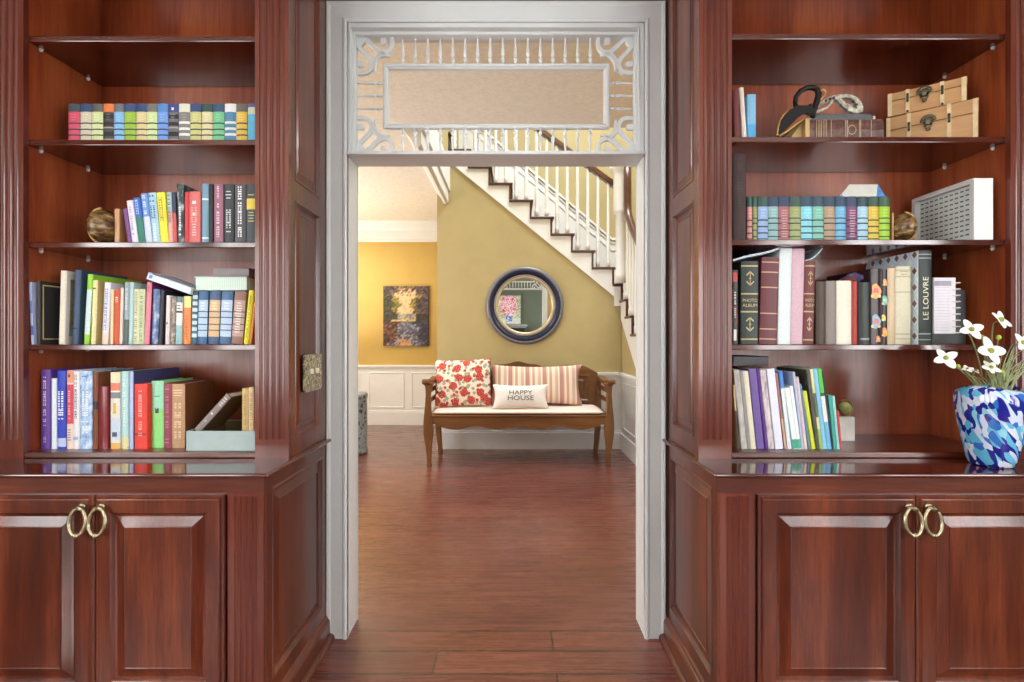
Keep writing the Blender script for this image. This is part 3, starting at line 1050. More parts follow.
def fluted(mb, x0, x1, yf, z0, z1, n=4, foot=0.05, margin=0.016, m=0, head=0.0):
    """board with n concave flutes on its front (towards -y)"""
    mb.box(x0, x1, yf, yf + 0.02, z0, z0 + foot, m)
    if head:
        mb.box(x0, x1, yf, yf + 0.02, z1 - head, z1, m)
    prof = [(x0, yf)]
    w = (x1 - x0 - 2 * margin) / n
    for i in range(n):
        a = x0 + margin + i * w
        r = w * 0.43
        c = a + w / 2
        for q in range(9):
            t = math.pi * q / 8
            prof.append((c - r * math.cos(t), yf + r * 0.75 * math.sin(t)))
    prof.append((x1, yf))
    prof += [(x1, yf + 0.02), (x0, yf + 0.02)]
    mb.prism(prof, 'z', z0 + foot, z1 - head, m)


def door(parent, x0, x1, z0, z1, yf, grain='z'):
    b = MB()
    b.nested(lambda u, v, n: (u, yf - n, v), x0, x1, z0, z1,
             [(0, 0), (0, 0.010), (0.003, 0.013), (0.007, 0.013), (0.010, 0.018), (0.013, 0.020), (0.052, 0.020), (0.056, 0.016), (0.060, 0.010), (0.066, 0.009),
              (0.072, 0.011), (0.094, 0.019), (0.097, 0.021), (0.099, 0.019)])
    return b.build('door', CABZ(), parent)


def ring_pull(parent, x, z, y, sg):
    """stirrup-shaped brass ring hung on a small post"""
    b = MB()
    pts = []
    for i in range(28):
        t = 2 * math.pi * i / 28
        px, pz = 0.0235 * math.sin(t) * (1 - 0.06 * math.cos(t)) * (1 + 0.10 * math.sin(t) ** 2), 0.041 * math.cos(t)
        pts.append((x + px, y - 0.014 - 0.005 * (1 - math.cos(t)), z + pz))
    b.tube(pts, 0.0062, n=8, closed=True)
    b.sphere((x, y - 0.025, z - 0.040), 0.0092, n=12)
    b.tube([(x, y, z + 0.040), (x, y - 0.022, z + 0.040)], 0.005, n=8)
    b.lathe([(0.012, 0.0), (0.012, -0.004), (0.007, -0.008)], (x, y, z + 0.040), 'y', n=16)
    b.tube([(x - 0.016, y - 0.016, z + 0.043), (x + 0.016, y - 0.018, z + 0.034)], 0.0042, n=6)
    return b.build('handle', lab_brass, parent)


lab_brass = BRASS()


def side(s, xi, b0, b1, xo, word):
    """s: -1 on the side of negative x, +1 on the other. xi: side next to the doorway; b0..b1: bay; xo: far side"""
    X = lambda a: s * a
    # ---------------- base cabinet
    base = thing('base_cabinet', {-1: 'mahogany base cabinet with two panelled doors, below the shelf with the grey blue box', 1: 'mahogany base cabinet with two panelled doors, below the blue mottled vase'}[s],
                 'cabinet', (X((xi + xo) / 2), 1.83, 0), 'built-in base cabinets')
    YC = YL + 0.02
    MB().box(X(xi + 0.02), X(xo), YC, YBK - 0.002, 0.0, CT0 - 0.001).build('carcass', CABZ(), base)
    # face frame
    dz0, dz1 = 0.14, 0.768
    d0, d1 = b0, (b1 - 0.006 if s < 0 else b1 + 0.006)
    ff = MB().box(X(b0 - 0.004), X(xo), YL, YC, dz1 - 0.004, CT0 - 0.001).box(X(b0 - 0.004), X(xo), YL, YC, 0.0, dz0 + 0.006)
    ff.box(X(b1 - 0.02), X(xo), YL, YC, dz0, dz1).box(X(xi), X(b0 - 0.004), YL, YC, dz1 + 0.004, CT0 - 0.001)
    ff.build('face_frame', CABX(), base)
    pb = MB()
    fluted(pb, min(X(xi), X(b0 - 0.004)), max(X(xi), X(b0 - 0.004)), YL, 0.0, dz1 + 0.004, 4, foot=0.13, margin=0.02, head=0.012)
    pb.build('pilaster', PILW(), base)
    mid = (d0 + d1) / 2
    for a, c, hx in ((d0, mid - 0.0015, mid - 0.030), (mid + 0.0015, d1, mid + 0.030)):
        dr = door(base, min(X(a), X(c)), max(X(a), X(c)), dz0, dz1, YL)
        ring_pull(dr, X(hx), PZ(519.5, 1.54), YL - 0.02, 1)
    # panelled end towards the doorway
    EN = MB()
    e0, e1 = YL + 0.0205, YBK - 0.012
    fn = lambda u, v, n: (X(xi - n), u, v)
    A0, A1, B0, B1 = 1.615, 2.045, 0.15, 0.772
    for (u0, u1, v0, v1) in ((e0, A0, 0.09, CT0 - 0.001), (A1, e1, 0.09, CT0 - 0.001), (A0, A1, 0.09, B0), (A0, A1, B1, CT0 - 0.001)):
        EN.box(X(xi), X(xi + 0.02), u0, u1, v0, v1)
    EN.build('end_frame', CABZ(), base)
    MB().nested(fn, A0, A1, B0, B1, [(0, 0.0), (0.003, 0.003), (0.008, 0.004), (0.014, -0.004), (0.018, -0.010), (0.022, -0.010), (0.05, -0.003), (0.053, -0.001), (0.055, -0.003)]).build('end_panel', CABZ(), base)
    pp = [(xi, 0), (xi - 0.018, 0), (xi - 0.018, 0.075), (xi - 0.014, 0.085), (xi - 0.010, 0.088), (xi - 0.006, 0.096), (xi, 0.10)]
    MB().prism([(X(p), q) for p, q in pp], 'y', YL - 0.0, YBK - 0.02).build('plinth', CABY(), base)
    sp_ = [(xi - 0.018, 0), (xi - 0.036, 0), (xi - 0.036, 0.010), (xi - 0.032, 0.018), (xi - 0.024, 0.023), (xi - 0.018, 0.024)]
    MB().prism([(X(p), q) for p, q in sp_], 'y', YL - 0.02, YBK - 0.016).build('shoe_moulding', CABY(), base)
    # ---------------- countertop: a slab of its own
    ct = MB().box(X(xi - 0.024), X(xo + 0.0), 1.537, YBK - 0.016, CT0 + 0.001, CT1)
    co = ct.build('countertop', TOPX(), origin=(X((xi + xo) / 2), 1.8, CT0), bevel=0.006, seg=3)
    tag(co, {-1: 'polished mahogany countertop under the bookcase with the grey switch plate', 1: 'polished mahogany countertop carrying the blue mottled vase'}[s], 'countertop', 'countertops')
    # ---------------- upper bookcase
    bc = thing('bookcase', {-1: 'tall mahogany bookcase with the brass switch plate on its side', 1: 'tall mahogany bookcase holding the two small wooden chests'}[s], 'bookcase', (X((xi + xo) / 2), 1.92, CT1), 'built-in bookcases')
    TOP = 2.70
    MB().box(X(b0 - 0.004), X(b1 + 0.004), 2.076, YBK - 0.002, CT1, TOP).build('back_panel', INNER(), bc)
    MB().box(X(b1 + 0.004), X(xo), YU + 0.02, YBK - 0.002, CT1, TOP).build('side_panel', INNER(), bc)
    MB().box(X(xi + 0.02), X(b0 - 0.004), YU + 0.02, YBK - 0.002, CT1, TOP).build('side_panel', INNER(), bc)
    for a, c in ((xi, b0), (b1 - 0.002, xo)):
        q = MB()
        fluted(q, min(X(a), X(c)), max(X(a), X(c)), YU, CT1, TOP, 4, foot=0.065, margin=0.013)
        q.build('pilaster', PILW(), bc)
    MB().box(X(b0), X(b1), YU + 0.005, YBK - 0.03, TOP - 0.02, TOP).build('top_panel', CABX(), bc)
    MB().box(X(b0), X(b1 - 0.002), YU + 0.001, YU + 0.02, TOP - 0.10, TOP).build('top_rail', CABX(), bc)
    MB().box(X(b0), X(b1), YU + 0.004, 2.076, CT1 + 0.0005, BOT).build('bottom_board', CABX(), bc, bevel=0.003)
    for z in (SHZ if s < 0 else SHR):
        MB().box(X(b0 - 0.002), X(b1 + 0.002), 1.756, 2.074, z - 0.02, z).build('shelf', TOPX(), bc, bevel=0.0025)
        for y in (1.80, 2.0):
            pn = MB().lathe([(0.003, 0), (0.003, 0.009), (0.0015, 0.011)], (0, 0, 0), 'x', 10)
            pn.box(0.001, 0.011, -0.004, 0.004, 0.003, 0.008)
            pn.xform(lambda v: (X(b1 + 0.003 - v.x), y + v.y, z - 0.029 + v.z))
            pn.build('shelf_pin', PINW, bc)
    # panelled side towards the doorway
    e1 = YBK - 0.012
    A0, A1 = 1.785, 2.015
    ps = [(0.902, 1.748), (1.816, 2.62)]
    EF = MB().box(X(xi), X(xi + 0.02), YU + 0.0205, A0, CT1 + 0.001, TOP).box(X(xi), X(xi + 0.02), A1, e1, CT1 + 0.001, TOP)
    for v0, v1 in ((CT1 + 0.001, 0.902), (1.748, 1.816), (2.62, TOP)):
        EF.box(X(xi), X(xi + 0.02), A0, A1, v0, v1)
    EF.build('end_frame', CABZ(), bc)
    for v0, v1 in ps:
        MB().nested(fn, A0, A1, v0, v1, [(0, 0.0), (0.003, 0.003), (0.007, 0.003), (0.012, -0.004), (0.016, -0.010), (0.022, -0.010), (0.040, -0.004), (0.043, -0.002), (0.045, -0.004)]).build('end_panel', CABZ(), bc)


side(-1, 0.775, 0.892, 1.698, 1.815, 'a')
side(1, 0.648, 0.763, 1.733, 1.85, 'b')

# ornate brass switch plate on the bookcase side
sw = thing('light_switch', 'ornate aged brass double switch plate on the panelled bookcase side', 'light switch', (-0.771, 1.925, PZ(372.5, 1.925)))
q = MB()
hw, hh = 0.084, 0.070
oc = [(-hw + 0.008, -hh), (hw - 0.008, -hh), (hw, -hh + 0.01), (hw - 0.004, 0), (hw, hh - 0.01), (hw - 0.008, hh), (-hw + 0.008, hh), (-hw, hh - 0.01), (-hw + 0.004, 0), (-hw, -hh + 0.01)]
q.prism(oc, 'x', 0.0, 0.008)
R5 = random.Random(3)
for i in range(46):
    a, c = R5.uniform(-hw + 0.012, hw - 0.012), R5.uniform(-hh + 0.01, hh - 0.01)
    if abs(c) < 0.028 and abs(a) < 0.06:
        continue
    q.sphere((0.008, a, c), R5.uniform(0.005, 0.010), n=8, sx=0.6)
q.build('cover_plate', mottled([(70, 62, 46), (140, 130, 104), (206, 196, 166)], 90, 0.35), sw, local=True, bevel=0.002)
for a in (-0.026, 0.026):
    MB().box(0.007, 0.016, a - 0.008, a + 0.008, -0.004, 0.016).build('toggle', plain((232, 222, 200), 0.35), sw, local=True, bevel=0.002)
# ------------------------------------------------------------------ books
PAGE = plain((232, 224, 204), 0.8, vary=0.05, scale=120)
RB = random.Random(21)


def book_parts(root, t, H, D, col, strips=(), marks=(), mott=None, pages=None, rough=0.5, ends=True, soft=False):
    """cover (boards and spine, spine facing -y), pages and printed marks as children of root, in its own coordinates"""
    mats = [mottled(*mott) if mott else plain(col, rough, vary=0.03, scale=160)]
    idx = {}
    cuts = sorted({0.0, 1.0} | {f for s in strips for f in s[:2]})
    b = min(0.0025, t * 0.16)
    r = min(0.004, t * 0.22) if not soft else 0.0008
    poly = [(0, D), (0, r), (0.10 * t, r * 0.55), (0.3 * t, r * 0.12), (0.5 * t, 0), (0.7 * t, r * 0.12), (0.9 * t, r * 0.55), (t, r), (t, D), (t - b, D), (t - b, r + b), (b, r + b), (b, D)]
    n = len(poly)
    mb = MB()
    for f0, f1 in zip(cuts[:-1], cuts[1:]):
        fm_ = (f0 + f1) / 2
        mi = 0
        for s in strips:
            if s[0] <= fm_ <= s[1]:
                c = tuple(s[2])
                if c not in idx:
                    idx[c] = len(mats)
                    mats.append(plain(c, rough, vary=0.04, scale=160))
                mi = idx[c]
        z0, z1 = H * (1 - f1), H * (1 - f0)
        vs = [(p, q, z0) for p, q in poly] + [(p, q, z1) for p, q in poly]
        for i in range(n):
            j = (i + 1) % n
            spine = 1 <= i <= 6
            mb.add([vs[i], vs[j], vs[n + j], vs[n + i]], [(0, 1, 2, 3)], mi if spine else 0)
        if f0 == 0.0:
            mb.add(vs[n:], [tuple(range(n))], 0)
        if f1 == 1.0:
            mb.add(vs[:n], [tuple(range(n - 1, -1, -1))], 0)
    mb.build('cover', mats, root, local=True)
    i_ = 0.003 if not soft else 0.0005
    MB().box(b, t - b, r + b, D - 0.004, i_, H - i_).build('pages', pages or PAGE, root, local=True)
    by = {}
    for mk in marks:
        kind, c, f0, f1 = mk[:4]
        q = by.setdefault(tuple(c), MB())
        wv = mk[4] if len(mk) > 4 else 0.5
        z0, z1 = H * (1 - f1), H * (1 - f0)
        if kind == 'v':                       # lettering that runs down the spine
            z = z1
            while z > z0 + 0.003:
                h = RB.uniform(0.0035, 0.007) * (1.0 if t < 0.02 else 1.5)
                if RB.random() < 0.84:
                    a = t * wv / 2
                    for kx in ((-a, -a * 0.35), (a * 0.2, a)) if RB.random() < 0.6 else ((-a, a),):
                        q.add([(t / 2 + kx[0], -0.0006, max(z0, z - h * 0.62)), (t / 2 + kx[1], -0.0006, max(z0, z - h * 0.62)), (t / 2 + kx[1], -0.0006, z), (t / 2 + kx[0], -0.0006, z)], [(0, 1, 2, 3)])
                z -= h
        elif kind == 'h':                     # short lines across the spine
            k = max(1, int((z1 - z0) / 0.009))
            for i in range(k):
                zc = z0 + (z1 - z0) * (i + 0.5) / k
                a = t * wv / 2 * RB.uniform(0.6, 1.0)
                q.add([(t / 2 - a, -0.0006, zc - 0.0018), (t / 2 + a, -0.0006, zc - 0.0018), (t / 2 + a, -0.0006, zc + 0.0018), (t / 2 - a, -0.0006, zc + 0.0018)], [(0, 1, 2, 3)])
        elif kind == 'b':                     # a block
            a = t * wv / 2
            q.add([(t / 2 - a, -0.0005, z0), (t / 2 + a, -0.0005, z0), (t / 2 + a, -0.0005, z1), (t / 2 - a, -0.0005, z1)], [(0, 1, 2, 3)])
    for c, q in by.items():
        q.build('spine_lettering', plain(c, 0.5, vary=0.1, scale=200), root, local=True, fix=False)


class Row:
    def __init__(s, z, d, group, tail):
        s.z, s.d, s.group, s.tail = z, d, group, tail
        s.last = None

    def book(s, xb, w, ytop, label, col, xt=None, depth=0.19, d=None, name='book', cat='book', z=None, **kw):
        d = d or s.d
        zb = s.z if z is None else z
        xt = xb if xt is None else xt
        zt = PZ(ytop, d)
        hz = zt - zb
        th = math.atan2((xt - xb) * d / F, hz)
        W = w * d / F
        t = max(0.003, W * math.cos(th) - 0.0007)
        x = PX(xb, d)
        tn = math.tan(th)
        if s.last:
            lx, ltn, lh = s.last
            hh = min(hz, lh)
            sh = max(0.0, lx - x, lx + ltn * hh - x - tn * hh)
            if sh > 0.004:
                print('SHIFT %.1f mm  %s' % (sh * 1000, label))
            x += sh + (0.0004 if sh else 0)
        s.last = (x + W, tn, hz)
        H = hz / math.cos(th) - (t * abs(math.sin(th)) if th else 0)
        if th >= 0:
            loc = (x + t * math.sin(th) * tn, d, zb + t * math.sin(th) + 0.0003)
        else:
            loc = (x, d, zb + 0.0003)
        root = thing(name, label + s.tail, cat, loc, s.group, (0, th, 0))
        book_parts(root, t, H, depth, col, **kw)
        return root


def cond(head, block, line=(40, 46, 56), cuts=((0.43, 0.46), (0.57, 0.60), (0.70, 0.73)), hd=0.185):
    return dict(col=head, strips=[(hd, 1.0, block)] + [(a, b, line) for a, b in cuts])


PALE = (226, 222, 208)
# ---- left bookcase, shelf under the top one: a set of banded volumes
r = Row(SHZ[1], 1.83, 'set of banded volumes beside the switch-plate bookcase side', ', left bookcase set')
A = [
    (67.5, 11.8, (60, 72, 80), (200, 76, 100), 'crimson banded volume with slate head, first of the row'),
    (79.6, 11.3, (48, 70, 106), (200, 192, 168), 'beige banded volume with navy head beside the crimson one'),
    (91, 11.4, (86, 88, 84), (206, 214, 158), 'pale green banded volume between the beige and orange-headed ones'),
    (102.5, 10.7, (222, 122, 66), (72, 66, 64), 'charcoal striped volume with bright orange head'),
    (113.4, 10, (104, 106, 110), (132, 186, 232), 'sky blue banded volume with grey head after the orange-headed one'),
    (123.6, 11.6, (56, 74, 116), (152, 188, 62), 'lime green banded volume with navy head'),
    (135.4, 10.8, (52, 74, 114), (214, 196, 144), 'tan banded volume with navy head after the lime one'),
    (146.2, 10.6, (112, 112, 104), (206, 220, 160), 'pale green banded volume with light grey head after the tan one'),
    (157, 10.4, (84, 134, 196), (114, 154, 222), 'cornflower blue banded volume with blue head'),
    (167.6, 10.4, (60, 68, 130), (106, 102, 104), 'grey and black striped volume with indigo head and white dot'),
    (178.3, 11.2, (220, 222, 198), (128, 124, 118), 'grey volume with cream head and cream bands'),
    (189.7, 11, (54, 72, 114), (198, 194, 128), 'khaki banded volume with navy head'),
    (201, 11.2, (50, 78, 72), (216, 206, 158), 'beige banded volume with dark green head'),
    (212.4, 11.6, (52, 80, 112), (116, 192, 142), 'mint green banded volume with teal head'),
    (224.2, 11.5, (226, 226, 224), (76, 134, 168), 'teal volume with white head and white bands'),
    (236, 11, (104, 96, 92), (224, 188, 82), 'yellow banded volume with grey head'),
    (247.3, 11, (90, 96, 156), (92, 176, 212), 'turquoise volume with indigo head next to the pilaster'),
]
for i, (x, w, hd, bl, lb) in enumerate(A):
    st = cond(hd, bl)
    mk = [('h', tuple(min(255, int(v * 0.9 + 34)) for v in bl), 0.22, 0.40, 0.55)]
    if 'orange head' in lb or 'indigo head and' in lb:
        st = dict(col=hd, strips=[(0.19, 1, bl), (0.24, 0.34, (30, 30, 34)), (0.42, 0.5, (30, 30, 34)), (0.53, 0.56, (170, 160, 150)), (0.64, 0.74, (30, 30, 34)), (0.8, 0.83, (170, 160, 150)), (0.9, 0.93, (30, 30, 34))])
    if 'white bands' in lb or 'cream bands' in lb:
        wh = (224, 226, 220)
        st = dict(col=hd, strips=[(0.19, 1, bl), (0.40, 0.46, wh), (0.54, 0.60, wh), (0.67, 0.73, wh), (0.86, 0.92, wh)])
    if 'white dot' in lb:
        mk.append(('b', (236, 240, 250), 0.09, 0.15, 0.22))
    if 'turquoise' in lb:
        st = dict(col=hd, strips=[(0.08, 0.24, (206, 206, 178)), (0.24, 1, bl)])
    r.book(x, w, 103.6, lb, depth=0.14, marks=mk, **st)

# ---- left bookcase, third shelf
r = Row(SHZ[2], 1.80, 'mixed books on the third shelf of the left bookcase', ', third shelf, left bookcase')
r.book(127.6, 4, 208.5, 'small purple book leaning against the white one', (120, 74, 138), xt=122.4, depth=0.13)
r.book(131.2, 6.6, 200, 'leaning white book beside the half globe bookend', (226, 220, 230), xt=125.2, depth=0.14, marks=[('v', (170, 160, 190), 0.1, 0.8, 0.3)])
r.book(137.8, 7, 197.2, 'leaning book with blue top and green lower half', (56, 104, 196), xt=131.6, depth=0.15, strips=[(0.42, 1, (46, 124, 104))], marks=[('v', (180, 210, 240), 0.05, 0.38, 0.4)])
r.book(145, 6.9, 193, 'leaning book fading from blue into white', (110, 150, 216), xt=139.2, depth=0.15, strips=[(0.46, 1, (206, 214, 228))], marks=[('v', (214, 226, 250), 0.04, 0.42, 0.4)])
r.book(152.2, 7.6, 192.3, 'leaning pale blue book with dark blue lettering', (166, 204, 224), xt=147, depth=0.15, marks=[('v', (46, 86, 156), 0.05, 0.5, 0.6), ('v', (240, 250, 255), 0.6, 0.95, 0.3)])
r.book(160, 8.3, 192, 'leaning bright yellow book', (236, 222, 62), xt=155.4, depth=0.15, marks=[('v', (150, 140, 50), 0.1, 0.55, 0.45)])
r.book(168.3, 4.6, 192, 'leaning pale book with pink foot after the yellow one', (180, 206, 206), xt=165.8, depth=0.15, strips=[(0.36, 1, (226, 170, 160))], marks=[('v', (90, 100, 110), 0.05, 0.6, 0.5)])
r.book(172.9, 3.6, 192, 'thin leaning book, navy above and red below', (52, 62, 84), xt=170.8, depth=0.15, strips=[(0.4, 1, (206, 84, 82))])
r.book(176.6, 6.6, 183.8, 'tall black and white photographic spine', (30, 34, 36), xt=175.6, depth=0.19, mott=([(24, 30, 32), (58, 70, 72), (190, 206, 206)], 55, 0.3, (1, 1, 0.35)), marks=[('v', (230, 236, 236), 0.35, 0.9, 0.3)])
r.book(184.2, 4.2, 192, 'thin red book before the thick pinkish red one', (206, 60, 72), depth=0.15)
r.book(188.6, 11.4, 191.4, 'thick faded red book with white lettering', (208, 108, 104), depth=0.15, marks=[('b', (238, 214, 206), 0.18, 0.24, 0.35), ('b', (240, 226, 216), 0.4, 0.46, 0.3), ('h', (232, 196, 190), 0.6, 0.85, 0.4), ('v', (222, 150, 146), 0.3, 0.6, 0.5)])
r.book(201.2, 7, 183.6, 'tall steel blue book with white bands', (116, 152, 172), depth=0.19, strips=[(0.24, 0.27, (214, 222, 226)), (0.88, 0.91, (214, 222, 226))])
r.book(208.6, 4, 184, 'thin black book between the steel blue and mauve ones', (34, 34, 36), depth=0.18)
r.book(213.4, 9.4, 184, 'mauve book with pale vertical lettering', (150, 100, 120), depth=0.19, marks=[('v', (222, 196, 200), 0.04, 0.4, 0.22), ('v', (228, 206, 206), 0.46, 0.88, 0.3)])
r.book(223.6, 10, 184, 'black book with small white title lines', (50, 54, 58), depth=0.19, marks=[('h', (196, 200, 200), 0.1, 0.26, 0.7), ('v', (190, 194, 196), 0.36, 0.8, 0.5)])
r.book(234.2, 11.4, 184, 'charcoal book with a bold white vertical title', (82, 82, 88), depth=0.19, marks=[('v', (236, 236, 236), 0.04, 0.9, 0.34)])
r.book(246, 10.5, 184, 'dark slate book with yellow spine label', (62, 70, 74), depth=0.19, strips=[(0.24, 0.42, (232, 208, 84))], marks=[('h', (196, 186, 120), 0.14, 0.22, 0.7), ('h', (186, 180, 130), 0.45, 0.64, 0.7)])

# half globe bookend
def globe_bookend(x0, x1, plate, ytop, z, d, label, flip=1, glob=None):
    xa, xc = PX(x0, d), PX(x1, d)
    R_ = (PZ(ytop, d) - z) / 2
    root = thing('globe_bookend', label, 'bookend', ((xa + xc) / 2, d, z), 'globe bookends')
    pw_ = plate * d / F
    f = flip
    xe = (xc - xa) / 2
    MB().box(f * xe, f * (xe - pw_), -0.012, 0.014, 0.0005, 2 * R_ + 0.002).build('upright', wood('pale_bookend_wood', [(176, 128, 78), (196, 148, 94)], 'z', 0.4, 0.1), root, local=True, bevel=0.002)
    MB().box(f * (xe - pw_), -f * xe * 0.3, -0.012, 0.014, 0.0005, 0.006).build('foot', plain((92, 60, 34), 0.4), root, local=True)
    gc = f * (xe - pw_ - R_ * 0.72)
    MB().sphere((gc, 0, R_ + 0.004), R_ * 0.94, n=32, sx=0.76).build('globe', mottled([(44, 30, 20), (84, 60, 36), (132, 100, 58), (178, 160, 122)], 26, 0.22, (1, 1, 2.2), detail=5), root, local=True)
    arc = []
    for i in range(25):
        a = math.pi * (0.02 + 0.98 * i / 24)
        arc.append((gc - f * R_ * 0.78 * math.sin(a), -0.012, R_ + 0.004 - R_ * 0.985 * math.cos(a)))
    MB().tube(arc, 0.0045, n=6).build('meridian_ring', plain((176, 138, 82), 0.35, 0.6), root, local=True)
    return root


globe_bookend(90, 122.0, 5, 210, SHZ[2], 1.815, 'dark globe bookend with pale wooden upright beside leaning white book')

# ---- left bookcase, fourth shelf
r = Row(SHZ[3], 1.80, 'mixed books on the fourth shelf of the left bookcase', ', fourth shelf, left bookcase')
r.book(30.8, 3.0, 282, 'thin lavender blue book leaning on the bay side', (176, 186, 222), xt=28.0, depth=0.16, d=1.757, strips=[(0.3, 0.5, (120, 140, 196)), (0.7, 0.85, (70, 98, 168))])
bk_ = r.book(33.0, 3.6, 280.8, 'black album with a thin gold border on its cover', (40, 38, 40), depth=0.22, d=1.765)
tq = 3.6 * 1.765 / 500 - 0.0007
hq = PZ(280.8, 1.765) - SHZ[3]
gb_ = MB()
for (y0, y1, z0, z1) in ((0.012, 0.016, 0.02, hq - 0.015), (0.20, 0.204, 0.02, hq - 0.015), (0.012, 0.204, 0.017, 0.021), (0.012, 0.204, hq - 0.017, hq - 0.013)):
    gb_.box(tq, tq + 0.0006, y0, y1, z0, z1)
gb_.build('cover_border', plain((204, 186, 128), 0.4, 0.3), bk_, local=True)
bk_ = r.book(58, 6.2, 270.6, 'cream book with a framed photograph on its cover', (226, 218, 200), xt=60, depth=0.2)
hq = PZ(270.6, 1.8) - SHZ[3]
tq = 6.2 * 1.8 / 500 - 0.0007
MB().box(tq, tq + 0.0006, 0.02, 0.17, 0.03, hq - 0.03).build('cover_photograph', mottled([(90, 60, 84), (176, 134, 96), (120, 168, 160), (196, 176, 140)], 18, 0.3), bk_, local=True)
r.book(71.5, 6.2, 269.6, 'tall navy blue book beside the cream photograph book', (56, 76, 108), xt=74.4, depth=0.22, marks=[('b', (28, 40, 62), 0.78, 0.80, 0.8)])
r.book(83, 5.4, 274, 'tall lime green book with white spine', (150, 206, 60), xt=87, depth=0.24, strips=[(0.22, 0.86, (206, 224, 226))])
r.book(90, 5.0, 280, 'pale yellow book with tan cover', (198, 172, 106), xt=92.4, depth=0.2, strips=[(0.0, 1, (226, 218, 160))], marks=[('b', (96, 80, 50), 0.12, 0.14, 0.6)])
r.book(101, 6.4, 282.4, 'leaning white and lavender paperback', (222, 222, 234), xt=104, depth=0.16, strips=[(0.82, 1, (232, 206, 190))], marks=[('v', (150, 154, 186), 0.1, 0.8, 0.5)])
r.book(109.4, 3.2, 289.5, 'thin cream book beside the orange one', (232, 208, 164), xt=110.4, depth=0.16)
r.book(113, 6, 289.5, 'orange red paperback with white lettering', (206, 84, 40), xt=114, depth=0.16, marks=[('v', (240, 216, 196), 0.1, 0.24, 0.4)])
r.book(119, 3.0, 287.6, 'thin white book after the orange one', (222, 214, 202), xt=120.4, depth=0.17)
r.book(122.8, 5.2, 282.3, 'grey blue book between thin white and pale teal ones', (150, 168, 176), xt=124.4, depth=0.17, strips=[(0.6, 1, (86, 96, 92))], marks=[('v', (220, 226, 228), 0.1, 0.5, 0.4)])
r.book(128, 3.8, 282.3, 'thin pale teal book', (180, 208, 208), xt=129.6, depth=0.17)
r.book(132, 5.8, 289, 'cream patterned paperback, first of two alike', (220, 222, 188), xt=133, depth=0.16, marks=[('v', (150, 160, 120), 0.05, 0.95, 0.45)])
r.book(138, 5.2, 289, 'pale green patterned paperback, second of two alike', (206, 216, 172), xt=139, depth=0.16, marks=[('v', (130, 146, 104), 0.05, 0.95, 0.45)])
r.book(143.6, 5.2, 282, 'pink book with a purple cover', (124, 44, 110), xt=146.4, depth=0.2, strips=[(0, 1, (236, 130, 150))], marks=[('v', (190, 60, 96), 0.06, 0.16, 0.4)])
r.book(150.6, 6.8, 289, 'blue book with mottled spine', (80, 104, 150), xt=152.8, depth=0.17, mott=([(54, 78, 122), (96, 118, 160), (190, 206, 222)], 50, 0.35, (1, 1, 0.5)))
r.book(158, 3.6, 290, 'black picture book next to mottled blue', (42, 40, 54), xt=160.4, depth=0.17)
r.book(164.6, 4.2, 295.4, 'small white book', (224, 214, 210), xt=166, depth=0.15, marks=[('b', (206, 96, 96), 0.55, 0.59, 0.5)])
r.book(169.2, 5, 297, 'small brown speckled book', (140, 124, 112), xt=171, depth=0.15, mott=([(84, 74, 66), (150, 136, 124), (200, 190, 180)], 70, 0.45))
r.book(174.6, 6.2, 296.6, 'small white book with black rings and teal foot', (226, 232, 228), xt=176, depth=0.15, strips=[(0.0, 0.12, (96, 130, 130)), (0.3, 0.34, (40, 40, 40)), (0.6, 1, (150, 190, 192))], marks=[('h', (80, 90, 90), 0.16, 0.28, 0.6)])
r.book(182.6, 7.4, 296.2, 'orange book with pale yellow head', (226, 140, 76), xt=183.4, depth=0.15, strips=[(0, 0.24, (226, 220, 146))], marks=[('v', (190, 100, 56), 0.4, 0.9, 0.3)])
blueset = lambda head, blk: dict(col=head, strips=[(0.17, 0.86, blk)] + [(a, a + 0.018, (36, 56, 78)) for a in (0.38, 0.49, 0.62, 0.73)])
r.book(190.6, 5.4, 290.8, 'narrow dark teal volume with white blocks', (56, 96, 116), xt=192.2, depth=0.15, strips=[(a, a + 0.07, (196, 220, 224)) for a in (0.08, 0.2, 0.32, 0.44, 0.56, 0.68, 0.8)])
r.book(196.6, 9.6, 290.8, 'blue banded volume, first of the blue set', xt=198.4, depth=0.15, marks=[('h', (240, 246, 250), 0.2, 0.36, 0.6)], **blueset((58, 96, 136), (176, 200, 222)))
r.book(207.2, 11, 290.8, 'navy banded volume with tan blocks', xt=209.4, depth=0.15, marks=[('h', (250, 226, 180), 0.2, 0.36, 0.6)], **blueset((60, 84, 122), (214, 180, 138)))
r.book(218.8, 11.4, 290.8, 'blue banded volume after the tan-blocked one', xt=221.4, depth=0.15, marks=[('h', (240, 246, 250), 0.2, 0.36, 0.6)], **blueset((70, 102, 142), (180, 202, 226)))
r.book(230.6, 11.6, 290.8, 'mauve brown banded volume', xt=234.4, depth=0.15, marks=[('h', (230, 216, 210), 0.2, 0.8, 0.6)], **blueset((142, 104, 92), (186, 156, 146)))
r.book(243, 5.4, 290, 'slim bright yellow book', (234, 226, 56), xt=248.6, depth=0.15, marks=[('v', (150, 146, 40), 0.1, 0.9, 0.25)])
r.book(249, 2.6, 302, 'thin orange book beside the pilaster', (224, 142, 70), xt=253.6, depth=0.15)


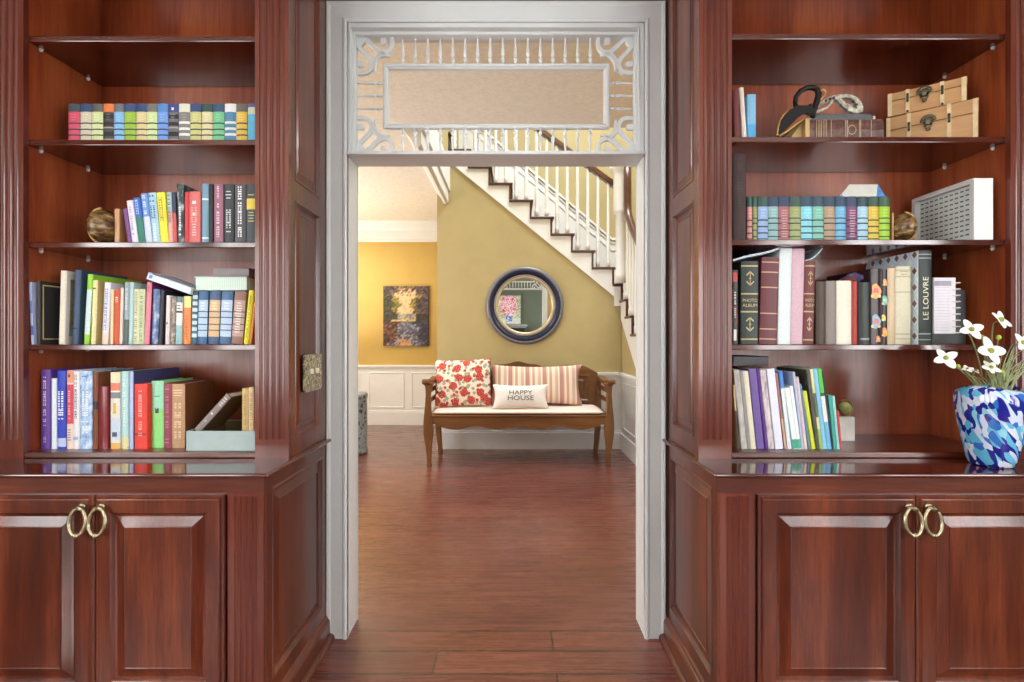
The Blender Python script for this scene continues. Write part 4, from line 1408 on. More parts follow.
def flat_book(name, label, cat, x0, x1, y0, y1, d, depth, col, pagec, group=None, rotz=0.0, tilt=0.0, th=None, fore=True):
    """book lying down; its fore edge (fore) or spine towards the room; x0..x1 and y0..y1 in photograph units at distance d"""
    w = (x1 - x0) * d / F
    h = th or (y1 - y0) * d / F
    root = thing(name, label, cat, (PX(x0, d), d, PZ(y1, d)), group, (0, tilt, rotz))
    b = min(0.003, h * 0.12)
    mb = MB().box(0, w, 0, depth, 0, b).box(0, w, 0, depth, h - b, h)
    if fore:
        mb.box(0, w, depth - b, depth, 0, h)
    else:
        mb.box(0, w, 0, b, 0, h)
    mb.build('cover', plain(col, 0.45), root, local=True, bevel=0.0008)
    MB().box(0.003, w - 0.003, 0.003 if fore else b, depth - b if fore else depth - 0.003, b, h - b).build('pages', pagec, root, local=True)
    return root


def ridged(name, c0, c1, k, axis):
    return stripes(name, [(0, c0), (0.6, c1)], k, axis, 0.7)


Z4 = PZ(290.8, 1.80)
w_ = flat_book('book', 'thick book lying flat across the blue set, pale mint page edges outward', 'book', 194.4, 247, 276.5, 290.3, 1.80, 0.13, (196, 214, 204), ridged('mint_page_edges', (214, 232, 218), (196, 218, 208), 130, 'x'), 'mixed books on the fourth shelf of the left bookcase')
flat_book('book', 'flat grey book lying on top of the mint-edged book', 'book', 213, 249, 268, 276.0, 1.805, 0.12, (120, 108, 110), plain((142, 130, 134), 0.6), 'mixed books on the fourth shelf of the left bookcase', fore=False)
a0 = (PX(147.5, 1.79), PZ(279.5, 1.79))
a1 = (PX(190.6, 1.79), PZ(295.0, 1.79))
an = math.atan2(a0[1] - a1[1], a1[0] - a0[0])
lw = math.hypot(a1[0] - a0[0], a1[1] - a0[1])
lb_ = thing('book', 'white book lying aslant on top of the row, between pink book and blue set', 'book', (a0[0], 1.785, a0[1] + 0.002), 'mixed books on the fourth shelf of the left bookcase', (0, an, 0))
q = MB().box(0, lw, 0, 0.003, 0, 0.024).box(0, lw, 0, 0.13, 0, 0.0025).box(0, lw, 0, 0.13, 0.0215, 0.024)
q.build('cover', [plain((212, 220, 236), 0.4)], lb_, local=True, bevel=0.0008)
MB().box(0.003, lw - 0.003, 0.003, 0.126, 0.0025, 0.0215).build('pages', PAGE, lb_, local=True)
MB().box(0.006, 0.018, -0.0006, 0.0, 0.006, 0.018).build('spine_emblem', plain((96, 132, 206), 0.5), lb_, local=True)

# ---- left bookcase, bottom board
r = Row(BOT, 1.79, 'books standing on the bottom board of the left bookcase', ', bottom of left bookcase')
r.book(40, 9.6, 369.8, 'purple book with white lettering down the spine', (100, 62, 150), depth=0.2, marks=[('v', (226, 214, 240), 0.06, 0.72, 0.3), ('v', (206, 190, 226), 0.82, 0.94, 0.25)])
r.book(50.6, 5.4, 378.6, 'white book between the purple and bright blue ones', (214, 222, 230), depth=0.18)
r.book(56.4, 9.0, 371, 'bright blue book with bold white lettering', (40, 62, 178), depth=0.2, strips=[(0.86, 0.97, (180, 190, 220))], marks=[('v', (226, 232, 246), 0.2, 0.66, 0.6)])
r.book(66, 6.8, 370.4, 'red-labelled book with pale pink foot', (232, 208, 196), depth=0.2, strips=[(0, 0.16, (226, 150, 116)), (0.18, 0.68, (206, 70, 84))], marks=[('v', (240, 200, 200), 0.26, 0.62, 0.25), ('h', (150, 120, 120), 0.74, 0.9, 0.6), ('b', (90, 50, 40), 0.05, 0.09, 0.3)])
r.book(73, 5.6, 371.6, 'white book with dark letters down the spine', (232, 230, 232), depth=0.2, marks=[('v', (70, 74, 84), 0.04, 0.62, 0.4), ('b', (150, 176, 206), 0.84, 0.88, 0.9)])
r.book(79, 12.6, 371, 'wide blue and white patterned spine', (160, 190, 222), depth=0.2, mott=([(96, 136, 190), (170, 196, 226), (216, 226, 238)], 60, 0.35, (1, 1, 0.6)), marks=[('h', (90, 122, 170), 0.04, 0.1, 0.6), ('v', (226, 236, 248), 0.24, 0.8, 0.5)])
r.book(92.2, 5.2, 372.6, 'large brown book with a black mark on the spine', (122, 66, 38), depth=0.2, strips=[(0.38, 0.48, (38, 34, 42))])
r.book(98, 9.8, 386.8, 'short maroon book with glossy spine', (126, 44, 50), depth=0.15, rough=0.2)
r.book(109.8, 9.9, 372.4, 'white pictorial spine with orange foot', (222, 218, 206), depth=0.2, strips=[(0, 0.12, (232, 220, 176)), (0.14, 0.24, (226, 130, 104)), (0.26, 0.34, (126, 130, 134)), (0.6, 0.88, (200, 212, 226)), (0.92, 1, (222, 168, 92))], marks=[('b', (232, 178, 70), 0.4, 0.54, 0.3), ('b', (70, 86, 116), 0.78, 0.84, 0.5)])
r.book(120.6, 7.4, 371.4, 'pale teal book with yellow foot', (178, 214, 212), depth=0.2, strips=[(0.84, 1, (222, 214, 160))], marks=[('v', (226, 240, 238), 0.1, 0.7, 0.3)])
r.book(128.8, 4.2, 371.4, 'tall periwinkle-spined book with navy cover', (70, 70, 112), depth=0.25, strips=[(0, 1, (176, 190, 226))])
r.book(133.8, 13, 384.2, 'bright red book with white lettering', (222, 62, 48), depth=0.15, marks=[('v', (246, 170, 156), 0.1, 0.8, 0.25), ('b', (96, 40, 36), 0.76, 0.78, 0.9)])
r.book(148.4, 12.2, 381.2, 'light green book with small dark emblem', (140, 212, 124), depth=0.17, d=1.81, strips=[(0, 0.42, (150, 212, 176))], marks=[('b', (70, 60, 84), 0.40, 0.48, 0.3), ('h', (90, 140, 120), 0.2, 0.25, 0.6), ('b', (230, 240, 226), 0.405, 0.42, 0.15)])
r.book(161.8, 7.8, 383.4, 'dusty maroon cloth book', (146, 66, 84), depth=0.19, d=1.81, marks=[('h', (190, 120, 132), 0.06, 0.12, 0.7), ('h', (190, 120, 132), 0.84, 0.94, 0.7), ('v', (180, 110, 122), 0.2, 0.7, 0.4)])
r.book(170, 13.4, 384, 'old tan cloth book with brown cover', (112, 66, 36), depth=0.18, d=1.81, strips=[(0, 1, (186, 146, 108))], marks=[('h', (226, 196, 160), 0.08, 0.2, 0.75), ('v', (220, 190, 156), 0.3, 0.85, 0.5)])

# grey-blue box lid with books inside
BX0, BX1, BY = PX(186.2, 1.765), -0.895, 1.765
bxh = PZ(431, 1.765) - BOT
tray = thing('storage_box', 'shallow grey blue box with books standing in it, beside the pilaster', 'box', ((BX0 + BX1) / 2, BY, BOT))
GB = plain((166, 182, 180), 0.6, vary=0.02)
GI = plain((120, 104, 70), 0.7, vary=0.04)
yk = BY + 0.24
MB().box(BX0, BX1, BY, yk, BOT + 0.0005, BOT + 0.004).box(BX0, BX1, BY, BY + 0.003, BOT + 0.004, BOT + bxh).box(BX0, BX1, yk - 0.003, yk, BOT + 0.004, BOT + bxh).box(BX0, BX0 + 0.003, BY + 0.003, yk - 0.003, BOT + 0.004, BOT + bxh).box(BX1 - 0.003, BX1, BY + 0.003, yk - 0.003, BOT + 0.004, BOT + bxh).build('box_body', GB, tray)
MB().box(BX0 + 0.0032, BX0 + 0.0044, BY + 0.0032, yk - 0.0032, BOT + 0.0042, BOT + bxh - 0.002).box(BX0 + 0.0044, BX1 - 0.0044, yk - 0.0044, yk - 0.0032, BOT + 0.0042, BOT + bxh - 0.002).build('lining', GI, tray)
d_ = 1.80
for x0, x1, yt, cc, lb2 in ((241.6, 248.4, 388.5, (214, 184, 124), 'cream yellow book standing in the grey blue box, nearer the leaning one'), (248.6, 253.6, 387.5, (226, 200, 160), 'cream book standing in the grey blue box against the bay side')):
    o = thing('book', lb2, 'book', (PX(x0, d_), d_, BOT + 0.0045), 'books in the grey blue box')
    book_parts(o, (x1 - x0) * d_ / F, PZ(yt, d_) - BOT - 0.0045, 0.15, cc, marks=[('v', (170, 140, 90), 0.1, 0.9, 0.4)])
p0 = (BX0 + 0.005, BOT + bxh + 0.002)
p1 = (PX(227, d_), PZ(392.5, d_))
an = math.atan2(p1[0] - p0[0], p1[1] - p0[1])
L_ = math.hypot(p1[0] - p0[0], p1[1] - p0[1])
o = thing('book', 'grey-spined old book leaning steeply in the grey blue box', 'book', (p0[0], d_, p0[1]), 'books in the grey blue box', (0, an, 0))
book_parts(o, 0.023, L_ * 0.98, 0.15, (92, 60, 34), strips=[(0, 1, (140, 128, 126))], marks=[('b', (232, 228, 220), 0.5, 0.53, 0.3), ('h', (220, 212, 196), 0.06, 0.3, 0.7), ('b', (206, 180, 160), 0.7, 0.73, 0.3)])
# ---- right bookcase, shelf under the top one
r = Row(SHR[1], 1.81, 'three thin books on the chest shelf', ', on the shelf with the wooden chests')
r.book(735, 6.4, 89.4, 'thin maroon book leaning by the pilaster', (112, 50, 52), xt=732.6, depth=0.17)
r.book(743, 4.8, 87.2, 'thin white book between maroon and light blue', (226, 218, 206), xt=739.4, depth=0.17)
r.book(747, 8.6, 94.2, 'small light blue book', (128, 186, 222), depth=0.15, strips=[(0.62, 1, (84, 168, 222))])
ZS = SHR[1]
# old album lying down, spine towards the room
ax0, ax1, ay = PX(806, 1.80), PX(883.6, 1.80), 1.80
ah = PZ(118.6, 1.80) - ZS
al = thing('album', 'large antique brown album lying flat under the masquerade masks', 'album', ((ax0 + ax1) / 2, ay, ZS))
aw = ax1 - ax0
ALB = mottled([(58, 34, 30), (88, 52, 46), (120, 82, 72)], 45, 0.4)
mb = MB().box(-aw / 2, aw / 2, 0.004, 0.19, 0.0005, 0.006).box(-aw / 2, aw / 2, 0.004, 0.19, ah - 0.006, ah)
mb.prism([(0.008, 0.0005), (0.0, 0.01), (-0.003, ah / 2), (0.0, ah - 0.01), (0.008, ah), (0.012, ah), (0.012, 0.0005)], 'x', -aw / 2, aw / 2)
mb.build('cover', ALB, al, local=True)
MB().box(-aw / 2 + 0.003, aw / 2 - 0.003, 0.012, 0.186, 0.006, ah - 0.006).build('pages', plain((206, 172, 112), 0.7, vary=0.1, scale=120), al, local=True)
gq = MB()
for x in (-0.104, -0.096, -0.088, -0.078, -0.07, -0.052, 0.0, 0.006, 0.05, 0.054, 0.092):
    gq.box(x, x + 0.0022, -0.0035, -0.0022, 0.006, ah - 0.006)
for i in range(14):
    a = 2 * math.pi * i / 14
    gq.box(0.024 + 0.014 * math.cos(a) - 0.002, 0.024 + 0.014 * math.cos(a) + 0.002, -0.0036, -0.0022, ah / 2 + 0.016 * math.sin(a) - 0.002, ah / 2 + 0.016 * math.sin(a) + 0.002)
gq.build('gilt_tooling', plain((196, 172, 136), 0.35, 0.5), al, local=True)
# metal bound corners at the end of the album
MB().box(-aw / 2 - 0.004, -aw / 2 + 0.012, -0.004, 0.02, 0.0004, ah + 0.001).build('corner_fitting', plain((206, 170, 118), 0.35, 0.5), al, local=True, bevel=0.002)
# dark slim case lying on the album
cx0, cx1 = PX(808.5, 1.80), PX(876, 1.80)
ch = 0.021
cs = thing('slim_case', 'slim dark grey case with silver ends lying on the antique album', 'case', ((cx0 + cx1) / 2, 1.806, ZS + ah + 0.0005))
cw = cx1 - cx0
MB().box(-cw / 2 + 0.010, cw / 2 - 0.006, 0, 0.09, 0, ch * 0.52).box(-cw / 2 + 0.014, cw / 2 - 0.010, 0.003, 0.088, ch * 0.52, ch).build('body', plain((74, 80, 84), 0.35), cs, local=True, bevel=0.002)
MB().box(-cw / 2, -cw / 2 + 0.0155, -0.002, 0.092, 0, ch * 0.55).box(cw / 2 - 0.0065, cw / 2 + 0.002, -0.002, 0.092, 0, ch * 0.55).build('end_fitting', plain((216, 206, 180), 0.35, 0.6), cs, local=True, bevel=0.002)


# masquerade masks ------------------------------------------------
def outline_mask(name, label, pts_out, holes, d0, d1, zlow, mat_, trim, trimpts, thick=0.006, extra=None):
    """half mask built as a curved shell from an outline in photograph units, running from depth d0 to d1"""
    pass


def px3(x, y, d):
    return (PX(x, d), d, PZ(y, d))


BLK = plain((16, 14, 15), 0.45, vary=0.2, spec=0.3)
GLD = plain((206, 166, 92), 0.3, 0.8, vary=0.1)
SIL = mottled([(96, 92, 84), (170, 164, 148), (216, 208, 190)], 60, 0.35)
dm = 1.80


def band(pts, widths, mb, yoff=0.0, th=0.012, d=dm):
    P3 = [(PX(x, d), PZ(y, d)) for x, y in pts]
    k = d / F
    mb.ribbon(P3, [w * k for w in widths], d + yoff, d + yoff + th)


dmb = 1.78
bm_ = thing('masquerade_mask', 'black mask with gold edging and one open eye, leaning on the antique album', 'mask', px3(777.5, 137, dmb), 'masquerade masks')
q = MB()
ring = [(796 + 0, 103), (797, 96), (801, 90.5), (807, 87.2), (813, 86.6), (818, 88.5), (819.6, 93), (818.4, 99), (816.5, 105), (814.6, 111), (813.4, 116.5)]
q.tube([(PX(x, dmb), dmb + 0.006, PZ(y, dmb)) for x, y in ring], [0.0076, 0.008, 0.0084, 0.009, 0.0095, 0.010, 0.0105, 0.0105, 0.010, 0.0095, 0.009], n=10)
q.tube([(PX(x, dmb), dmb + 0.007, PZ(y, dmb)) for x, y in ((796, 103), (798.4, 107), (803, 109.4), (808, 108), (812, 104))], [0.0076, 0.008, 0.008, 0.0075, 0.006], n=8)
band([(778, 135.2), (782, 129), (787, 121.5), (793, 114.6), (800, 110.2), (806, 109.2), (813, 111.6)], [3.0, 6.5, 10, 11.5, 10, 7.5, 6.5], q, -0.002, 0.012, dmb)
q.build('mask_shell', BLK, bm_)
q = MB()
gp = [(776.8, 134.5), (777.6, 128), (779.6, 121), (783, 115.4), (788, 110.6)]
q.tube([(PX(x, dmb), dmb - 0.003, PZ(y, dmb)) for x, y in gp], 0.0028, n=6)
q.tube([(PX(x, dmb), dmb - 0.003, PZ(y, dmb)) for x, y in ((779, 136.2), (786, 132), (793, 126.5), (800, 121.6), (806, 117.4))], 0.0026, n=6)
ql = MB()
ql.tube([(PX(x, dmb), dmb + 0.004, PZ(y, dmb)) for x, y in ((821, 90.6), (824.4, 88.8), (826.6, 91), (825.6, 94.6), (822, 98), (819, 100.6))], 0.0034, n=6)
q.sphere(px3(777.4, 134.6, dmb), 0.005, n=8)
q.build('gold_edging', GLD, bm_)
ql.build('gold_loop', GLD, bm_)
q = MB()
q.box(PX(790, 1.815), PX(803.4, 1.815), 1.815, 1.93, ZS + 0.0005, ZS + 0.004)
zz = ZS + 0.0005
q.prism([(PX(786, 1.82), zz), (PX(803.2, 1.82), zz), (PX(803.2, 1.82), PZ(121, 1.82))], 'y', 1.82, 1.90)
tag(q.build('folded_card', plain((196, 168, 112), 0.6), origin=(PX(796, 1.82), 1.86, ZS)), 'folded tan card wedge under the black mask beside the album', 'card')
sm_ = thing('masquerade_mask', 'silver filigree mask with open eye lying over the slim dark case', 'mask', px3(842, 112.4, dm), 'masquerade masks')
q = MB()
band([(818.6, 105.4), (823, 102), (828.4, 99), (834, 97), (840, 95.6), (846, 94.8), (852, 95.4), (857, 98), (860, 102.4), (861.6, 107), (862.6, 111)], [2.2, 3.4, 4, 4.2, 4, 3.4, 3.4, 4, 5.4, 6, 3], q, 0.006, 0.014)
band([(839, 97), (842, 100.6), (846, 104.4), (851, 107.6), (856, 110), (861, 111)], [4.4, 4, 4.4, 5.4, 5, 3.4], q, 0.005, 0.014)
band([(834, 97.5), (832.6, 102), (828, 106.6), (822, 109.6), (815, 111.8)], [3, 2.4, 2.4, 2.2, 1.8], q, 0.007, 0.010)
band([(855, 103.4), (852, 104.8), (848.4, 103)], [3.4, 3, 2], q, 0.009, 0.008)
q.build('mask_shell', SIL, sm_)
q = MB()
for x, y in ((826, 100.6), (830, 98.8), (834, 97.6), (853.4, 101.6), (856.6, 104.6)):
    q.sphere(px3(x, y, dm), 0.0045, n=8)
for x in (866, 870.6, 874):
    q.sphere((PX(x, dm), dm + 0.03, ZS + ah + ch + 0.004), 0.005, n=8)
q.build('dark_beading', plain((60, 58, 56), 0.35, 0.3), sm_)


# two chests --------------------------------------------------------
def chest(label, xa, da, xb, db, z0, ytopb, depth, group):
    a = Vector((PX(xa, da), da))
    b_ = Vector((PX(xb, db), db))
    w = (b_ - a).length
    h = PZ(ytopb, db) - z0
    ang = math.atan2(b_.y - a.y, b_.x - a.x)
    root = thing('wooden_chest', label, 'chest', (a.x, a.y, z0), group, (0, 0, ang))
    W_ = wood('pale_chest_wood', [(158, 112, 66), (188, 142, 90), (206, 164, 110)], 'x', 0.45, 0.1, 16)
    seam = h * 0.66
    MB().box(0, w, 0, depth, 0.0005, seam - 0.001).build('body', W_, root, local=True, bevel=0.0012)
    MB().box(-0.001, w + 0.001, -0.001, depth + 0.001, seam + 0.001, h).build('lid', W_, root, local=True, bevel=0.0015)
    ST = plain((214, 190, 146), 0.5, vary=0.06)
    for t in (0.26, 0.70):
        x = w * t
        MB().box(x - 0.006, x + 0.006, -0.0032, 0.0, 0.002, h).box(x - 0.006, x + 0.006, -0.0032, depth + 0.002, h, h + 0.0015).build('strap', ST, root, local=True)
        s_ = MB()
        for z in (seam + 0.012, seam - 0.014, h * 0.06):
            s_.sphere((x, -0.0045, z), 0.0042, n=8)
        s_.box(x - 0.004, x + 0.004, -0.005, -0.003, seam - 0.016, seam + 0.014)
        s_.build('stud', plain((70, 62, 50), 0.35, 0.7), root, local=True)
    for x in (0.004, w - 0.010):
        MB().box(x - 0.005, x + 0.008, -0.0024, 0.0, 0.001, h).build('edge_trim', ST, root, local=True)
    c_ = MB()
    cx_ = w * 0.475
    c_.lathe([(0.0125, 0), (0.0125, -0.003), (0.008, -0.005), (0.0001, -0.005)], (cx_, -0.001, seam + 0.004), 'y', 14)
    for i in range(7):
        an_ = math.pi * (0.0 + i / 6)
        c_.sphere((cx_ + 0.014 * math.cos(an_), -0.004, seam + 0.006 + 0.012 * math.sin(an_)), 0.0046, n=8, sy=0.6)
    c_.tube([(cx_ - 0.008, -0.006, seam + 0.002), (cx_ - 0.007, -0.008, seam - 0.012), (cx_, -0.009, seam - 0.018), (cx_ + 0.007, -0.008, seam - 0.012), (cx_ + 0.008, -0.006, seam + 0.002)], 0.0028, n=6)
    c_.sphere((cx_, -0.007, seam - 0.020), 0.006, n=8, sy=0.6)
    c_.xform(lambda v: (cx_ + (v.x - cx_) * 1.3, v.y, seam + (v.z - seam) * 1.3))
    c_.build('clasp', plain((96, 88, 72), 0.3, 0.8, vary=0.3, scale=120), root, local=True)
    return root, h


ch1, h1 = chest('larger pale wooden chest with dark clasp, under the smaller chest', 886.6, 1.945, 978.4, 1.775, ZS, 97.6, 0.095, 'stacked wooden chests')
ch2, h2 = chest('smaller pale wooden chest with dark clasp, stacked on the larger chest', 888, 1.935, 967, 1.80, ZS + h1 + 0.002, 76.2, 0.082, 'stacked wooden chests')

# ---- right bookcase, third shelf
r = Row(SHR[2], 1.80, 'banded volumes and a tall dark book on the globe shelf', ', right bookcase set')
r.book(733, 13.8, 153.6, 'tall dark wine book with faded vine design at the row start', (46, 22, 22), depth=0.2, d=1.77, mott=([(34, 17, 17), (50, 25, 24), (62, 32, 29)], 12, 0.6), marks=[('h', (62, 56, 38), 0.32, 0.46, 0.45), ('h', (54, 52, 36), 0.46, 0.62, 0.28), ('h', (54, 46, 40), 0.1, 0.2, 0.4)])
Bv = [
    (747.4, 5.4, (48, 84, 80), (220, 144, 140), 'narrow pink banded volume beside the tall dark wine book', 196.8, 1.813),
    (752.9, 4.8, (52, 84, 78), (146, 150, 92), 'narrow olive banded volume after the pink one', 196.6, 1.812),
    (757.8, 10.4, (48, 78, 72), (142, 168, 208), 'periwinkle blue banded volume with dark green head', 196.4, 1.81),
    (768.4, 10.2, (46, 64, 88), (134, 172, 172), 'grey teal banded volume with navy head', 196.4, 1.81),
    (778.8, 11, (46, 62, 88), (156, 96, 100), 'dusty rose banded volume with navy head', 196.4, 1.81),
    (790, 11.4, (52, 82, 72), (146, 156, 102), 'olive green banded volume with dark green head', 196.4, 1.81),
    (801.6, 11.4, (44, 70, 88), (128, 198, 214), 'bright cyan banded volume with navy head', 196.4, 1.81),
    (813.2, 11.2, (46, 70, 88), (122, 182, 164), 'sea green banded volume between the cyan and tan ones', 196.4, 1.81),
    (824.6, 11.2, (44, 66, 88), (166, 140, 112), 'tan brown banded volume after the sea green one', 196.4, 1.81),
    (836, 10.8, (42, 66, 92), (104, 168, 202), 'sky blue banded volume before the purple one', 196.4, 1.81),
    (847, 11, (46, 62, 88), (116, 66, 108), 'plum purple banded volume with pink lettering', 196.4, 1.81),
    (858.2, 10.6, (42, 66, 74), (160, 194, 212), 'pale blue banded volume before the yellow one', 196.4, 1.81),
    (869, 10.8, (48, 80, 66), (206, 178, 62), 'golden yellow banded volume', 196.4, 1.81),
    (880, 10.8, (48, 82, 62), (150, 190, 40), 'bright lime banded volume, last of the set', 196.4, 1.81),
]
for x, w, hd, bl, lb, yt, dd in Bv:
    cuts = ((0.50, 0.53), (0.64, 0.67), (0.78, 0.81), (0.91, 0.93)) if int(x) % 2 else ((0.46, 0.485), (0.57, 0.60), (0.72, 0.745), (0.86, 0.885))
    if 'rose' in lb or 'plum' in lb:
        mk = [('h', (196, 146, 156) if 'plum' in lb else (198, 146, 146), 0.28, 0.9, 0.6)]
    else:
        mk = [('h', tuple(min(255, v + 20) for v in bl), 0.26, 0.46, 0.6)]
    r.book(x, w, yt, lb, depth=0.15, d=dd, marks=mk, **cond(hd, bl, tuple(int(v * 0.7) for v in hd), cuts, 0.22))
# tent card on the set
Zt = PZ(196.4, 1.81) + 0.001
tc = thing('tent_card', 'white and blue folded tent card standing on the banded volumes', 'card', (PX(863, 1.82), 1.84, Zt))
xa_, xb_2, xc_, xd_ = PX(839.6, 1.82), PX(876.4, 1.82), PX(886.4, 1.82), PX(857, 1.82)
zt_ = PZ(181, 1.82)
q = MB()
q.add([(xa_, 1.82, Zt), (xb_2, 1.82, Zt), (xc_ - 0.002, 1.86, zt_), (xd_, 1.86, zt_), (xa_, 1.823, Zt), (xb_2, 1.823, Zt), (xc_ - 0.002, 1.863, zt_), (xd_, 1.863, zt_)],
      [(0, 1, 2, 3), (7, 6, 5, 4), (0, 4, 5, 1), (1, 5, 6, 2), (2, 6, 7, 3), (3, 7, 4, 0)])
q.build('front_panel', plain((226, 224, 216), 0.5, vary=0.03), tc)
q = MB()
q.add([(xb_2 + 0.001, 1.823, Zt), (xc_, 1.823, Zt), (xc_, 1.862, zt_), (xb_2 + 0.003, 1.90, Zt), (xc_ + 0.002, 1.90, Zt)],
      [(0, 1, 2), (0, 2, 3), (1, 4, 2), (3, 2, 4), (0, 3, 4, 1)])
q.build('end_panel', plain((84, 142, 206), 0.5, vary=0.15, scale=40), tc)
MB().box(xa_ + 0.001, xa_ + 0.010, 1.818, 1.8196, Zt + 0.001, Zt + 0.009).build('corner_mark', plain((140, 150, 196), 0.5), tc)
globe_bookend(889.6, 914.4, 2, 214, SHR[2], 1.83, 'dark globe bookend with gold ring between lime volume and white shadow box', flip=-1)
# white shadow box with rows of small spectacles
fx0, fx1, fy0, fy1, fz0 = 1.634, 1.702, 1.768, 2.045, SHR[2] + 0.0015
fh = PZ(178, fy0) - fz0
sb_ = thing('shadow_box', 'white shadow box frame with rows of tiny dark marks standing at the bay side', 'picture frame', ((fx0 + fx1) / 2, (fy0 + fy1) / 2, fz0))
WF = plain((232, 232, 230), 0.4, vary=0.012)
tk = 0.016
MB().box(fx0, fx1, fy0, fy0 + tk, fz0 + 0.0005, fz0 + fh).box(fx0, fx1, fy1 - tk, fy1, fz0 + 0.0005, fz0 + fh).box(fx0, fx1, fy0 + tk, fy1 - tk, fz0 + 0.0005, fz0 + tk).box(fx0, fx1, fy0 + tk, fy1 - tk, fz0 + fh - tk, fz0 + fh).build('frame', WF, sb_, bevel=0.0015)
bxx = fx0 + 0.022
MB().box(bxx, fx1 - 0.001, fy0 + tk, fy1 - tk, fz0 + tk, fz0 + fh - tk).build('backing', plain((222, 228, 222), 0.6, vary=0.02), sb_)
q = MB()
for j in range(10):
    for i in range(11):
        yy = fy0 + tk + 0.012 + i * (fy1 - fy0 - 2 * tk - 0.024) / 10
        zz = fz0 + tk + 0.012 + j * (fh - 2 * tk - 0.024) / 9
        for dy in (-0.0036, 0.0036):
            q.box(bxx - 0.0012, bxx, yy + dy - 0.0028, yy + dy + 0.0028, zz - 0.002, zz + 0.0022)
        q.box(bxx - 0.0012, bxx, yy - 0.0012, yy + 0.0012, zz + 0.001, zz + 0.002)
q.build('spectacle_print', plain((40, 48, 54), 0.6), sb_)

# ---- right bookcase, fourth shelf
r = Row(SHR[3], 1.80, 'albums and books on the fourth shelf of the right bookcase', ', fourth shelf, right bookcase')
r.book(731.6, 7.2, 270, 'dark book with red flame-like top and white foot', (34, 26, 26), depth=0.2, mott=([(30, 24, 26), (40, 28, 28), (150, 46, 40)], 26, 0.4), marks=[('b', (190, 64, 46), 0.03, 0.16, 0.6), ('v', (206, 200, 196), 0.26, 0.66, 0.25), ('b', (216, 206, 202), 0.8, 0.95, 0.4)])
GOLD = (180, 158, 108)
albg = r.book(741, 17.6, 261, 'dark green album with gold bands lettered PHOTO ALBUM', (36, 50, 44), xt=741.4, depth=0.22, strips=[(a, a + 0.018, GOLD) for a in (0.05, 0.385, 0.60, 0.93)])
r.book(759.6, 17.6, 257, 'thick maroon album with six gold bands', (98, 40, 48), xt=762.4, depth=0.22, strips=[(a, a + 0.014, (186, 146, 118)) for a in (0.05, 0.165, 0.34, 0.64, 0.82, 0.935)])
r.book(777.8, 12.6, 247.9, 'thick pale white album standing tall', (212, 222, 222), xt=780, depth=0.24)
r.book(790.8, 12.4, 248.4, 'pale mauve album standing tall', (198, 162, 172), xt=793, depth=0.24, strips=[(0, 1, (202, 168, 180))])
albm = r.book(803.4, 10.8, 261, 'narrow maroon album lettered PHOTO ALBUM', (104, 42, 44), xt=805.4, depth=0.22, strips=[(a, a + 0.016, GOLD) for a in (0.05, 0.385, 0.60, 0.94)])


def album_gilt(root, w, ytop):
    t = w * 1.8 / F
    H = PZ(ytop, 1.8) - SHR[3]
    q = MB()
    for body, f, sz in (('PHOTO', 0.475, 0.0165), ('ALBUM', 0.535, 0.0165)):
        tv, tf = text_mesh(body, sz)
        kx = t * 0.84 / max(1e-6, max(v[0] for v in tv) - min(v[0] for v in tv))
        q.add([(t / 2 + x * kx, -0.0008, H * (1 - f) + y) for x, y, z in tv], tf)
    for f in (0.21, 0.76):
        zc = H * (1 - f)
        for sg in (1, -1):
            q.add([(t / 2 - 0.0012, -0.0008, zc), (t / 2 + 0.0012, -0.0008, zc), (t / 2 + 0.0012, -0.0008, zc + sg * 0.02), (t / 2 - 0.0012, -0.0008, zc + sg * 0.02)], [(0, 1, 2, 3)])
            for s2 in (1, -1):
                w2 = t * 0.22
                q.add([(t / 2, -0.0008, zc + sg * 0.027), (t / 2 + s2 * w2, -0.0008, zc + sg * 0.013), (t / 2 + s2 * w2 * 0.9, -0.0008, zc + sg * 0.009), (t / 2 + s2 * w2 * 0.2, -0.0008, zc + sg * 0.018)], [(0, 1, 2, 3)])
        q.add([(t / 2 - 0.004, -0.0008, zc - 0.0015), (t / 2 + 0.004, -0.0008, zc - 0.0015), (t / 2 + 0.004, -0.0008, zc + 0.0015), (t / 2 - 0.004, -0.0008, zc + 0.0015)], [(0, 1, 2, 3)])
    q.build('gilt_lettering', plain((190, 170, 112), 0.45, vary=0.05), root, local=True, fix=False)


album_gilt(albg, 17.6, 261)
album_gilt(albm, 10.8, 261)
r.book(816.4, 9.8, 281.4, 'dark brown book beside the narrow maroon album', (62, 44, 32), depth=0.19)
r.book(826.4, 10.6, 280.8, 'grey cloth book', (132, 122, 116), depth=0.19)
r.book(837.2, 15, 280.8, 'thick cream book', (222, 218, 200), depth=0.19)
r.book(852.4, 6, 281, 'red book next to the thick cream one', (164, 50, 42), depth=0.19)
r.book(858.6, 2.4, 282, 'thin black book after the red one', (24, 24, 24), depth=0.19)
r.book(861.2, 9.2, 282.4, 'dark grey green book with a silver edge', (46, 54, 52), depth=0.19, strips=[(0.9, 0.93, (150, 150, 146))])
carA = r.book(870.6, 10.6, 268.6, 'brown book printed with toy cars, first of two', (48, 30, 32), depth=0.25, rough=0.3)
carB = r.book(881.4, 6.6, 268.8, 'narrow brown book printed with toy cars, second of two', (40, 28, 30), depth=0.25, rough=0.3)


